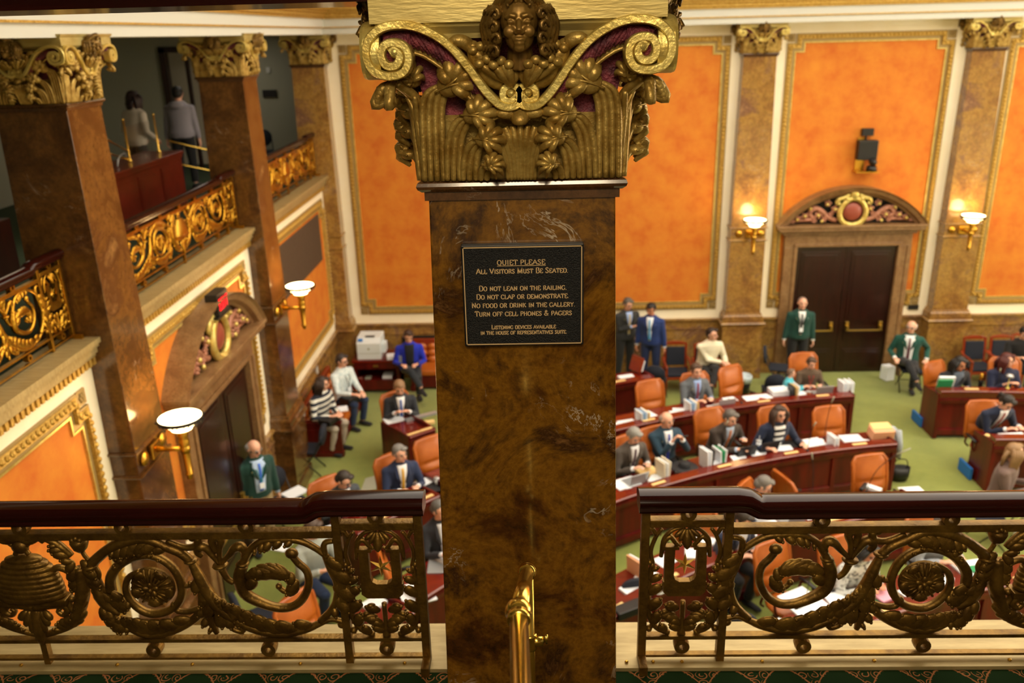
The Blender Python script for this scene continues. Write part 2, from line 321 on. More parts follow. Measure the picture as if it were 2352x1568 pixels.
# ---------------------------------------------------------------- painted panels in gilt frames with stepped corners
def offp(P, d):
    n = len(P); out = []
    for i in range(n):
        p0 = Vector(P[i-1]); p = Vector(P[i]); p1 = Vector(P[(i+1)%n]); a = (p-p0).normalized(); b = (p1-p).normalized()
        out.append(p+Vector((-a.y, a.x))*d+Vector((-b.y, b.x))*d)
    return out
def panel(label, M, w, h, st=.17):
    # local x across, z up, -y out of the wall
    t = thing('wall_panel', label, 'wall panel'); t.matrix_world = M
    P = [(st,0),(w-st,0),(w-st,st),(w,st),(w,h-st),(w-st,h-st),(w-st,h),(st,h),(st,h-st),(0,h-st),(0,st),(st,st)]
    def band(d0, d1, y0, y1):
        m = MB(); A = offp(P, d0); C = offp(P, d1)
        R = [[(a.x, 0, a.y) for a in A],[(a.x, -y0, a.y) for a in A],[(a.x, -y1, a.y) for a in C],[(a.x, 0, a.y) for a in C]]
        return m.rings(R, cap=False)
    band(.0, .02, .03, .03).build('frame_edge', MATS['band'], t); b = band(.02, .095, .035, .06)
    A = offp(P, .057)
    for i in range(len(A)):
        a, c = A[i-1], A[i]; L = (c-a).length; n = max(1, int(L/.075))
        for k in range(n):
            q = a.lerp(c, (k+.5)/n); b.ball((q.x, -.055, q.y), (.03,.022,.03), 6, 4)
    b.build('gilt_moulding', MATS['mouldgold'], t)
    band(.095, .155, .02, .02).build('flat_band', MATS['band'], t); band(.155, .175, .03, .03).build('inner_bead', MATS['goldbright'], t)
    A = offp(P, .17); MB().add([(a.x, -.008, a.y) for a in A], [tuple(range(len(A)))]).build('painted_field', MATS['orange'], t)
    for x, z in ((st/2-.01,st/2-.01),(w-st/2+.01,st/2-.01),(st/2-.01,h-st/2+.01),(w-st/2+.01,h-st/2+.01)):
        m = MB().box(x-.075, -.02, z-.075, x+.075, 0, z+.075)
        for k in range(6): m.ball((x+.035*Co(k*PI/3), -.025, z+.035*S(k*PI/3)), (.02,.015,.02), 6, 4)
        m.ball((x,-.03,z), .018, 8, 6); m.build('rosette', MATS['band'], t)
    return t
def TW(x, z): return Matrix.Translation((x, YF, z))
def TL(y, z): return Matrix.Translation((XL, y, z)) @ Matrix.Rotation(PI/2, 4, 'Z')
panel('widest orange panel of the far wall, behind the foreground marble pier', TW(-3.75, 1.48), 7.61, 5.5)
panel('orange panel framing the pedimented double door on the far wall', TW(4.93, 1.48), 3.2, 5.5)
panel('orange panel at the right edge, beyond the rightmost far pilaster', TW(9.16, 1.48), 7.6, 5.5)
panel('orange panel with speaker cloth on the left wall, nearest the corner', TL(13.3, 1.48), 3.7, 2.62)
panel('orange panel around the pedimented door under the left gallery', TL(8.45, 1.48), 3.62, 2.62)
panel('orange panel in the nearest left bay, below the cream dentil cornice', TL(3.75, 1.48), 3.55, 2.62)
m = MB().box(XL, 13.65, 2.95, XL+.03, 16.55, 3.87)
for i in range(30): m.box(XL+.03, 13.65, 2.96+i*.03, XL+.036, 16.55, 2.97+i*.03)
tag(m.build('speaker_grille', MATS['grille']), 'brown cloth speaker grille set in the left wall panel beside the wall sconce', 'speaker')
# ---------------------------------------------------------------- carved capital, one face, then turned to all sides
HW = .325
def cp(u, z, w):
    k = (2.86-w)/2.85; return Vector((u*k, -(HW+w), H+(z-H)*k-6.6))
def cpl(L, w): return [cp(u, z, w[i] if isinstance(w, list) else w) for i, (u, z) in enumerate(L)]
vol = [(.001,6.922),(-.011,6.909),(-.038,6.904),(-.068,6.915),(-.11,6.958),(-.156,7.024),(-.202,7.08),(-.253,7.122),(-.314,7.15),(-.37,7.159),(-.429,7.149),(-.47,7.114),(-.479,7.064),(-.46,7.024),(-.415,7.007),(-.366,7.017),(-.346,7.056),(-.356,7.093),(-.388,7.107),(-.42,7.099),(-.432,7.067),(-.417,7.039),(-.388,7.039),(-.373,7.064),(-.388,7.084),(-.403,7.076)]
svol = [(.001,6.915),(.002,6.951),(-.022,6.97),(-.047,6.961),(-.052,6.933),(-.033,6.921),(-.018,6.932),(-.028,6.947)]
ridge = [(-.348,7.078),(-.305,7.066),(-.252,7.032),(-.202,6.985),(-.162,6.934),(-.116,6.897),(-.072,6.884)]
def mir(L): return [(-u, z) for u, z in L]
def fin(m, name, mt, k=True, **a):
    o = m.build(name, MATS[mt], smooth=k, **a); return bake(o) if (a.get('remesh') or a.get('bevel') or a.get('solid')) else o
def make_face():
    parts = []
    # S-shaped scroll bands, raised flat ribbons
    m = MB()
    for sg in (1, -1):
        V = [(sg*u, z) for u, z in vol]; n = len(V); w = [.075+.05*min(1, i/10) for i in range(n)]
        P = cr(cpl(V, w), 5); m.ribbon(P, .0135, .03)
        V = [(sg*u, z) for u, z in svol]; P = cr(cpl(V, .085), 5); m.ribbon(P, lerpn([.0125,.012,.009], len(P)), .022)
        m.ball(cp(sg*-.392, 7.078, .14), (.017,.02,.017)); m.ball(cp(sg*-.028, 6.945, .1), (.013,.014,.013))
        # outer cylinder of the volute seen from the side
    parts.append(('scroll_band', fin(m, 'scroll_band', 'goldbright', False)))
    # fluted purple channel under the ribbon
    g = MB()
    for sg in (1, -1):
        m = MB(); up = cr([(u, z, 0) for u, z in vol[4:11]][::-1], 6); lo = cr([(u, z, 0) for u, z in ridge], 7); K = 22
        for i in range(K):
            t = i/(K-1); a = up[int(t*(len(up)-1))]; b = lo[int(t*(len(lo)-1))]
            A = cp(sg*a.x, a.y-.014, .088); Bq = cp(sg*(b.x*.75+a.x*.25), b.y*.75+a.y*.25, .078)
            m.tube([A, (A+Bq)/2-Vector((0,.006,0)), Bq], .0068, 6)
        P = cr(cpl([(sg*u, z) for u, z in ridge], .078), 4); g.tube(P, .007, 6)
        # purple backing of the channel and of the spandrels
        R = [[cp(sg*a.x, a.y, .06), cp(sg*b.x, b.y, .062)] for a, b in [(up[int(i/15*(len(up)-1))], lo[int(i/15*(len(lo)-1))]) for i in range(16)]]
        g.rings(R, closed=False, cap=False)
        disk = [cp(sg*(-.41+.06*Co(q*PI/9)), 7.085+.062*S(q*PI/9), .085) for q in range(18)]; m.rings([disk, [p+Vector((0,.08,0)) for p in disk]]); parts.append(('fluted_channel', fin(m, 'fluted_channel', 'purple')))
    parts.append(('channel_ridge', fin(g, 'channel_ridge', 'goldleaf')))
    # acanthus leaves: fluted stalks that fan into lobed, overhanging tips
    m = MB()
    def leaf(sg, stalk, tip, d, size, w0, w1, nst=3):
        for k in range(nst):
            o = (k-(nst-1)/2)*.021
            V = [(sg*(u+o*(1 if i < len(stalk)-1 else .6)), z) for i, (u, z) in enumerate(stalk)]; w = lerpn([w0, w0+.01, w1-.02], len(V))
            P = cr(cpl(V, w), 5); m.tube(P, lerpn([.010,.013,.012,.008], len(P)), 6)
        a0 = math.atan2(d[1], d[0])
        for k, (da, ln, wd) in enumerate([(1.75,.6,.30),(1.15,.92,.30),(.6,1.08,.30),(.08,1.15,.30),(-.45,1.0,.28),(-1.0,.75,.26)]):
            a = a0+da; e = (tip[0]+Co(a)*size*ln, tip[1]+S(a)*size*ln); mid = (tip[0]+Co(a)*size*ln*.55, tip[1]+S(a)*size*ln*.55)
            P = cr(cpl([tip, mid, e], [0,0,0]), 4); P = cr([cp(sg*tip[0], tip[1], w1-.02), cp(sg*mid[0], mid[1], w1+.02), cp(sg*e[0], e[1], w1+.008), cp(sg*(e[0]+.01*Co(a)), e[1]+.01*S(a)-.012, w1-.012)], 4)
            m.tube(P, lerpn([size*wd*.5, size*wd*.85, size*wd*.9, size*wd*.35], len(P)), 9, lerpn([.014,.02,.015,.006], len(P)), nrm=(0,-1,0))
        m.ball(cp(sg*tip[0], tip[1], w1-.012), (size*.55, .03, size*.5), 14, 8)
        for da in (-.25, .3): m.tube(cr(cpl([(sg*(tip[0]-Co(a0)*size*.7), tip[1]-S(a0)*size*.7), (sg*tip[0], tip[1]+size*.1*da), (sg*(tip[0]+Co(a0+da)*size*.8), tip[1]+S(a0+da)*size*.8)], [w1-.01,w1+.026,w1+.022]), 4), .0035, 5)
    for sg in (1, -1):
        leaf(sg, [(-.290,6.67),(-.288,6.80),(-.284,6.90),(-.268,6.95),(-.235,6.975)], (-.222,6.975), (.8,.35), .078, .015, .065, 4)
        leaf(sg, [(-.225,6.67),(-.222,6.74),(-.212,6.81),(-.185,6.86),(-.150,6.878)], (-.152,6.880), (.97,.0), .062, .02, .075, 3)
        leaf(sg, [(-.172,6.67),(-.170,6.71),(-.160,6.76),(-.138,6.79),(-.115,6.80)], (-.120,6.802), (.97,-.1), .052, .025, .085, 3)
        leaf(sg, [(-.125,6.67),(-.122,6.69),(-.112,6.71),(-.095,6.718)], (-.104,6.718), (.97,0), .038, .03, .09, 2)
        # leaf that overhangs the corner, under the volute
        leaf(sg, [(-.312,6.67),(-.318,6.8),(-.328,6.88),(-.358,6.945)], (-.345,6.99), (.2,1), .045, .0, .03, 2)
        for k in range(5):
            a = (sg*(-.40-.012*k), 6.985-.004*k); m.tube(cr(cpl([a, (sg*(-.445-.006*k), 6.965-.012*k), (sg*(-.437+.008*k), 6.922+.003*k)], [.07,.08,.06]), 4), lerpn([.012,.017,.006], 9), 7)
        m.tube(cr(cpl([(sg*-.30,6.67),(sg*-.302,6.82),(sg*-.315,6.90),(sg*-.345,6.95),(sg*-.40,6.985)], [.0,.0,.005,.03,.06]), 5), .015, 7)
        m.tube(cpl([(sg*-.318,6.67),(sg*-.318,6.86)], [.0,.0]), .012, 6)
    # central fluted palmette with a drooping lip
    for k in range(-4, 5):
        t = k/4; V = [(t*.042, 6.668), (t*.05, 6.74), (t*.07, 6.80), (t*.098, 6.845-.012*abs(t))]
        P = cr(cpl(V, [.03,.045,.065,.07]), 5); m.tube(P, lerpn([.007,.011,.0145,.010], len(P)), 7)
    for sg in (1, -1):
        m.tube(cr(cpl([(sg*.045,6.668),(sg*.055,6.745),(sg*.082,6.80),(sg*.112,6.832),(sg*.092,6.862),(sg*.06,6.875)], [.035,.055,.075,.085,.08,.065]), 5), lerpn([.006,.009,.006], 26), 6)
        m.lobe(cp(sg*.005, 6.880, .08), cp(sg*.078, 6.885, .09), .019, .016)
    m.lobe(cp(0, 6.895, .07), cp(0, 6.846, .115), .03, .018); m.lobe(cp(0,6.9,.05), cp(.03,6.86,.085), .02, .014); m.lobe(cp(0,6.9,.05), cp(-.03,6.86,.085), .02, .014)
    parts.append(('acanthus_leaf', fin(m, 'acanthus_leaf', 'goldleaf')))
    # cherub head with curls and a ruff of leaves
    m = MB(); c = cp(.005, 7.15, .17); X = lambda x, y, z: c+Vector((x, -y, z))
    m.ball(X(0,0,.02), (.058,.06,.064), 20, 14); m.ball(X(0,.012,-.03), (.044,.05,.046), 16, 12); m.ball(X(0,.05,-.062), (.017,.014,.014)); m.tube([X(0,-.03,-.04), X(0,-.05,-.12)], [.034,.044], 12)
    m.tube([X(0,.06,.012), X(0,.072,-.012), X(0,.074,-.018)], [.007,.010,.011], 8); m.ball(X(-.009,.067,-.02), .007); m.ball(X(.009,.067,-.02), .007)
    for sg in (1, -1):
        m.ball(X(sg*.028,.05,-.018), (.019,.014,.018)); m.tube([X(sg*.008,.062,.022), X(sg*.024,.061,.027), X(sg*.04,.048,.02)], .0065, 6); m.ball(X(sg*.024,.0545,.008), (.012,.0075,.0065))
    m.tube([X(-.019,.057,-.041), X(-.008,.064,-.038), X(0,.064,-.040), X(.008,.064,-.038), X(.019,.057,-.041)], .005, 6); m.tube([X(-.014,.057,-.049), X(0,.063,-.051), X(.014,.057,-.049)], .006, 6)
    parts.append(('cherub_face', fin(m, 'cherub_face', 'bronzeface', remesh=.0032, sm=1)))
    m = MB(); rnd = random.Random(3)
    for sg in (1, -1):
        for k in range(8):
            a = .1+k*.24; x0 = sg*.068*S(a*.8); z0 = .085*Co(a*.7)
            P = [X(x0*.5, .035-.008*k, z0+.028), X(x0*.95, .05-.01*k, z0+.014), X(x0*1.2+sg*.004, .04-.012*k, z0-.012), X(x0*1.0, .045-.012*k, z0-.026)]
            m.tube(cr(P, 4), lerpn([.008,.014,.012,.005], 13), 7)
        for k in range(3):
            for j in range(4):
                cx, cz, cy = sg*(.068+.012*k+.006*(j%2)), .03-.034*j, .03-.028*k
                m.tube([X(cx+sg*.013*Co(t)*(1-.06*i), cy+.010*S(t*.5), cz+.017*S(t)*(1-.06*i)) for i, t in enumerate([q*.75 for q in range(9)])], lerpn([.005,.0085,.004], 9), 7)
            m.tube(cr([X(sg*(.06+.008*k), .0-.02*k, .05), X(sg*(.078+.01*k), .005-.02*k, 0), X(sg*(.07+.012*k), .0-.02*k, -.05), X(sg*(.085+.008*k), -.01-.02*k, -.1)], 4), lerpn([.02,.024,.02,.006], 13), 7)
    m.ball(X(0,-.02,.06), (.065,.06,.045), 14, 10)
    for q in (-1,1): m.tube(cr([X(.004*q,.045,.088), X(q*.018,.06,.076), X(q*.032,.055,.06), X(q*.03,.058,.05)], 4), lerpn([.009,.009,.004], 13), 6)
    parts.append(('cherub_hair', fin(m, 'cherub_hair', 'bronze')))
    m = MB()
    for sg in (1, -1):
        leafs = [((.11,7.02),(.12,7.09),.045,.12),((.065,7.0),(.10,7.05),.03,.15),((.035,6.985),(.055,7.045),.03,.16)]
        for (b, t, w, d) in leafs:
            for q in (-1, 0, 1): m.lobe(cp(sg*b[0]*.6, b[1]-.02, d-.05), cp(sg*(t[0]+q*.022), t[1]-.014*abs(q), d), w*.5, .018); m.ball(cp(sg*(t[0]+q*.024), t[1]-.012*abs(q), d+.004), (.016,.014,.014))
        m.tube(cr(cpl([(sg*.02,6.978),(sg*.07,6.985),(sg*.115,7.03),(sg*.14,7.08),(sg*.155,7.1)], [.06,.08,.09,.1,.11]), 4), lerpn([.02,.03,.03,.012], 17), 8)
        m.tube(cr(cpl([(sg*.13,7.06),(sg*.165,7.1),(sg*.20,7.108),(sg*.222,7.09)], [.08,.11,.12,.11]), 4), lerpn([.014,.022,.018,.006], 13), 8)
        m.lobe(cp(sg*.012,7.03,.12), cp(sg*.03,6.975,.12), .024, .02)
    parts.append(('leaf_collar', fin(m, 'leaf_collar', 'goldleaf')))
    return parts
def sq(h, z): return [(-h,-h,z),(h,-h,z),(h,h,z),(-h,h,z)]
FACE = make_face(); CAPM = {}
def capital(t, z, faces=(0,1,2,3), sc=1.0):
    # t: the pier; z: height of the necking in the pier's own frame
    if not CAPM:
        m = MB().rings([sq(h, zz) for zz, h in [(.25,.298),(.26,.305),(.30,.305),(.36,.318),(.44,.335),(.50,.36),(.525,.395)]]); CAPM['bell'] = fin(m, 'capital', 'purple'); 
        bb = CAPM['bell']; bb.data.materials[0] = MATS['purple']; bb.data.polygons.foreach_set('use_smooth', [False]*len(bb.data.polygons))
        # concave-sided abacus with chamfered horns
        def ab(h, z, dep):
            P = []
            for k in range(4):
                for q in [(-1.0,0),(-.93,.0),(-.6,dep*.45),(-.25,dep*.9),(.25,dep*.9),(.6,dep*.45),(.93,0)]:
                    x, y = q[0]*h, -(h-q[1]); a = k*PI/2; P.append((x*Co(a)-y*S(a), x*S(a)+y*Co(a), z))
            return P
        m = MB(); m.rings([ab(.40,.515,.0), ab(.405,.53,.0), ab(.43,.55,.0), ab(.435,.562,0)]); m.rings([ab(.448,.562,0), ab(.448,.635,0), ab(.458,.638,0), ab(.465,.66,0)])
        CAPM['ab'] = m.build('abacus', MATS['abacusgold'])
    bell = CAPM['bell'].copy(); COL.objects.link(bell); bell.parent = t; bell.location = (0,0,z); bell.scale = (1,1,sc)
    lb = MB().rings([sq(.305,.07), sq(.305,.22), sq(.312,.27), sq(.30,.285)]).build('gilt_bell', MATS['goldleaf'], bell)
    a = CAPM['ab'].copy(); COL.objects.link(a); a.parent = bell
    for k in faces:
        for nm, o in FACE:
            c = o.copy(); c.name = nm; COL.objects.link(c); c.parent = bell; c.rotation_euler = (0,0,k*PI/2)
    return bell
def frust(m, z0, h0, z1, h1): m.rings([sq(h0, z0), sq(h1, z1)])
def necking(t, z, h):
    m = MB(); m.rings([sq(h, z), sq(h+.012, z+.002), sq(h+.012, z+.03), sq(h+.02, z+.032), sq(h+.032, z+.042), sq(h+.036, z+.052), sq(h+.032, z+.063), sq(h+.02, z+.07)])
    m.build('necking', MATS['marblecap'], t)
def pier(label, cx, cy, zc, zb, near=False, faces=(0,1,2,3), base=True, hb=None, cat='pillar', group=None, mt='marblewarm'):
    t = thing('marble_pier', label, cat, (cx, cy, zb), 0, group); h = .315
    if near:
        m = MB(); frust(m, 0, .352, zc-zb+.005, h); m.build('shaft', MATS['marble'], t, bevel=.006)
    else:
        m = MB(); frust(m, 3.3-zb, .357, zc-zb+.005, h); frust(m, 1.46-zb, .362, 3.0-zb, .357); frust(m, 3.0-zb, .352, 3.3-zb, .352); m.build('shaft', MATS[mt], t, bevel=.006)
        m = MB()
        for z in (3.28, 3.02): m.rings([sq(.352, z-.02-zb), sq(.378, z-.012-zb), sq(.385, z-zb), sq(.378, z+.012-zb), sq(.352, z+.02-zb)])
        m.build('band_moulding', MATS[mt], t)
        m = MB(); m.rings([sq(a, z-zb) for z, a in [(1.46,.362),(1.45,.385),(1.42,.39),(1.40,.41),(1.375,.42),(1.35,.415),(1.35,.43),(1.27,.43),(1.265,.455),(1.24,.47),(1.21,.455),(1.19,.43),(1.10,.425),(1.10,.415),(.22,.415),(.22,.43),(.18,.44),(.0,.445)]]); m.build('pedestal', MATS[mt], t)
    necking(t, zc-zb, h); capital(t, zc-zb, faces, 1.0 if near else .95)
    return t
NP = pier('dark polished brown marble pier in the centre foreground, carrying the QUIET PLEASE plaque', -.038, 3.185, 6.6, 4.37, near=True)
bpy.context.view_layer.update()
pier('nearest marble pier of the left gallery, lit by the big sconce', -4.345, 7.87, 6.58, 0, mt='marbleshaded')
pier('second marble pier of the left gallery, right of the beehive railing', -4.345, 12.69, 6.58, 0, mt='marbleshaded')
pier('marble pilaster in the far left corner of the chamber', -4.315, 17.52, 6.58, 0, faces=(0,1))
pier('marble pilaster on the far wall, left of the pedimented door', 4.375, 17.57, 6.58, 0, faces=(0,1,3))
pier('marble pilaster on the far wall, right of the pedimented door', 8.68, 17.57, 6.58, 0, faces=(0,1,3))
for nm, o in FACE: bpy.data.objects.remove(o)
for o in CAPM.values(): bpy.data.objects.remove(o)

# ---------------------------------------------------------------- plaque with raised serif lettering (own glyph strokes)
GL = {'A':[.72,'0,0 .36,1','.36,1 .72,0','.15,.35 .57,.35'],'B':[.62,'.12,0 .12,1','.12,1 .35,1 .5,.9 .5,.65 .35,.53 .12,.53','.12,.53 .38,.53 .58,.4 .58,.15 .4,0 .12,0'],'C':[.68,'.64,.78 .55,.95 .38,1 .18,.9 .06,.62 .06,.38 .18,.1 .38,0 .55,.05 .66,.22'],
'D':[.72,'.12,0 .12,1','.12,1 .4,1 .6,.88 .68,.6 .68,.4 .6,.12 .4,0 .12,0'],'E':[.6,'.12,0 .12,1','.12,1 .55,1 .56,.8','.12,.52 .44,.52','.12,0 .56,0 .58,.22'],'F':[.56,'.12,0 .12,1','.12,1 .53,1 .54,.8','.12,.52 .42,.52'],
'G':[.74,'.64,.78 .55,.95 .38,1 .18,.9 .06,.62 .06,.38 .18,.1 .38,0 .52,.02 .64,.1','.64,.42 .64,.05'],'H':[.74,'.12,0 .12,1','.62,0 .62,1','.12,.52 .62,.52'],'I':[.3,'.15,0 .15,1'],'K':[.68,'.12,0 .12,1','.6,1 .14,.45','.28,.6 .64,0'],'L':[.58,'.12,0 .12,1','.12,0 .52,0 .55,.24'],
'M':[.9,'.12,0 .12,1','.12,1 .45,.05','.45,.05 .78,1','.78,1 .78,0'],'N':[.76,'.12,0 .12,1','.12,1 .64,0','.64,0 .64,1'],'O':[.76,'.38,1 .16,.88 .07,.6 .07,.4 .16,.12 .38,0 .6,.12 .69,.4 .69,.6 .6,.88 .38,1'],'P':[.6,'.12,0 .12,1','.12,1 .38,1 .54,.88 .54,.64 .38,.5 .12,.5'],
'Q':[.76,'.38,1 .16,.88 .07,.6 .07,.4 .16,.12 .38,0 .6,.12 .69,.4 .69,.6 .6,.88 .38,1','.4,.1 .55,-.15 .8,-.2'],'R':[.66,'.12,0 .12,1','.12,1 .38,1 .52,.88 .52,.66 .38,.52 .12,.52','.32,.52 .62,0'],'S':[.54,'.46,.8 .4,.95 .26,1 .1,.9 .1,.7 .25,.56 .4,.42 .46,.24 .38,.06 .22,0 .1,.06 .05,.24'],'T':[.64,'.32,0 .32,1','.03,.8 .05,1 .59,1 .61,.8'],
'U':[.72,'.12,1 .12,.3 .2,.07 .37,0 .53,.07 .6,.3 .6,1'],'V':[.7,'.02,1 .35,0','.35,0 .68,1'],'W':[.98,'.02,1 .28,0','.28,0 .49,1','.49,1 .72,0','.72,0 .96,1'],'X':[.66,'.02,1 .62,0','.6,1 .04,0'],'Y':[.66,'.02,1 .33,.5 .33,0','.33,.5 .64,1'],'&':[.78,'.7,.0 .25,.62 .22,.85 .35,1 .48,.9 .46,.74 .2,.45 .08,.25 .14,.06 .32,0 .55,.12 .7,.45'],'.':[.26,'.1,.0 .1,.07']}
def text(m, s, x, z, hgt, caps, y, width=None):
    # small capitals: lower-case letters are drawn as smaller capitals
    adv = []; w = 0
    for ch in s:
        k = 1 if (ch.isupper() or ch in '&') else caps
        if ch == ' ': adv.append(None); w += .38; continue
        g = GL[ch.upper()]; adv.append((g, k)); w += (g[0]+.09)*k
    sx = width/(w*hgt) if width else 1; cx = x-w*hgt*sx/2
    for a in adv:
        if a is None: cx += .38*hgt*sx; continue
        g, k = a
        for st in g[1:]:
            P = [tuple(float(q) for q in p.split(',')) for p in st.split()]
            P = [(cx+px*k*hgt*sx, z+pz*k*hgt) for px, pz in P]; A, Bb = .075*hgt*k**.5, .036*hgt*k**.5
            if len(P) > 3: P = [(q.x, q.y) for q in cr([(p[0],p[1],0) for p in P], 3)]
            L = []; R = []
            for i, p in enumerate(P):
                q0 = P[max(i-1,0)]; q1 = P[min(i+1,len(P)-1)]; t = Vector((q1[0]-q0[0], q1[1]-q0[1])); t = t.normalized() if t.length else Vector((0,1)); n = Vector((-t.y, t.x)); hw = math.sqrt((A*n.x)**2+(Bb*n.y)**2)+.0002
                L.append((p[0]+n.x*hw, y, p[1]+n.y*hw)); R.append((p[0]-n.x*hw, y, p[1]-n.y*hw))
            m.rings([[l, r, (r[0], y+.002, r[2]), (l[0], y+.002, l[2])] for l, r in zip(L, R)])
            for p, dirv in ((P[0], 1), (P[-1], 1)):
                q = P[1] if p is P[0] else P[-2]
                if abs(q[0]-p[0]) < .3*abs(q[1]-p[1]) and g is not GL['.'] and g is not GL['S'] : m.box(p[0]-.11*hgt*k, y, p[1]-.02*hgt*k, p[0]+.11*hgt*k, y+.002, p[1]+.025*hgt*k)
        cx += (g[0]+.09)*k*hgt*sx
PX, PZ, PY = -.040, 6.27, 2.835
pq = thing('plaque', 'black bordered plaque reading QUIET PLEASE on the foreground marble pier', 'sign', (PX, PY, PZ))
MB().box(-.209, -.004, -.182, .209, .03, .182).build('back_plate', MATS['black'], pq, bevel=.003)
MB().box(-.196, -.0065, -.169, .196, -.003, .169).build('field', MATS['plaquefield'], pq)
m = MB()
for x0, z0, x1, z1 in [(-.203,-.176,.203,-.173),(-.203,.173,.203,.176),(-.203,-.176,-.2,.176),(.2,-.176,.203,.176)]: m.box(x0, -.0075, z0, x1, -.003, z1)
m.build('gilt_border', MATS['letters'], pq)
m = MB(); Y0 = -.0085
text(m, 'QUIET PLEASE', -.004, 6.3835-PZ, .0165, 1, Y0, .166); m.box(-.087, Y0, 6.379-PZ, .079, Y0+.002, 6.3805-PZ)
text(m, 'All Visitors Must Be Seated.', -.001, 6.353-PZ, .0185, .8, Y0, .316)
text(m, 'Do not lean on the railing.', 0, 6.292-PZ, .018, .84, Y0, .304)
text(m, 'Do not clap or demonstrate.', -.001, 6.262-PZ, .018, .84, Y0, .322)
text(m, 'No food or drink in the gallery.', .001, 6.231-PZ, .018, .84, Y0, .36)
text(m, 'Turn off cell phones & pagers', .0, 6.2-PZ, .018, .84, Y0, .338)
text(m, 'Listening devices available', 0, 6.152-PZ, .0155, .8, Y0, .226)
text(m, 'in the House of Representatives Suite.'.lower(), 0, 6.132-PZ, .0155, .8, Y0, .304)
m.build('lettering', MATS['letters'], pq)

# ---------------------------------------------------------------- brass stair handrail in front of the pier
hr = thing('brass_handrail', 'polished brass stair handrail with ball joints at the foot of the pier', 'handrail', (0.0, 2.6, 4.37))
b2 = aty(1211, 1312, 2.58); b1 = atz(1191, 1404, 5.76); O = Vector((0,2.6,4.37))
b1 = b1-O; b2 = b2-O; e = Vector((-.022, -1.75, b1.z+.02)); foot = Vector((b2.x+.004, b2.y, 0))
MB().tube([b2, b1], .0235, 20).build('sloping_rail', MATS['brass'], hr, smooth=True)
MB().tube([b1, e], .0235, 24).build('upper_rail', MATS['brass'], hr, smooth=True)
MB().tube([b2, foot], .0215, 20).build('post', MATS['brass'], hr, smooth=True)
for b, d in ((b1, e-b1), (b2, b1-b2)):
    m = MB().ball(b, .0345, 28, 18); q = d.normalized(); m.tube([b+q*.02, b+q*.036, b+q*.04], [.031,.029,.025], 24); m.build('ball_joint', MATS['brass'], hr, smooth=True)
c = Vector((foot.x, b2.y, b2.z-.30)); m = MB(); m.lathe([(.022,-.035),(.028,-.03),(.024,-.02),(.03,0),(.024,.02),(.028,.03),(.022,.035)], c, 20); m.tube([c, c+Vector((.05,0,.0))], [.024,.02], 14); m.tube([c+Vector((.045,0,0)), c+Vector((.06,0,.02)), c+Vector((.062,-.005,-.01))], [.012,.016,.004], 10)
m.build('tee_fitting', MATS['brass'], hr, smooth=True)
MB().lathe([(.05,0),(.05,.008),(.03,.02),(.023,.03)], foot, 20).build('foot_flange', MATS['brass'], hr, smooth=True)
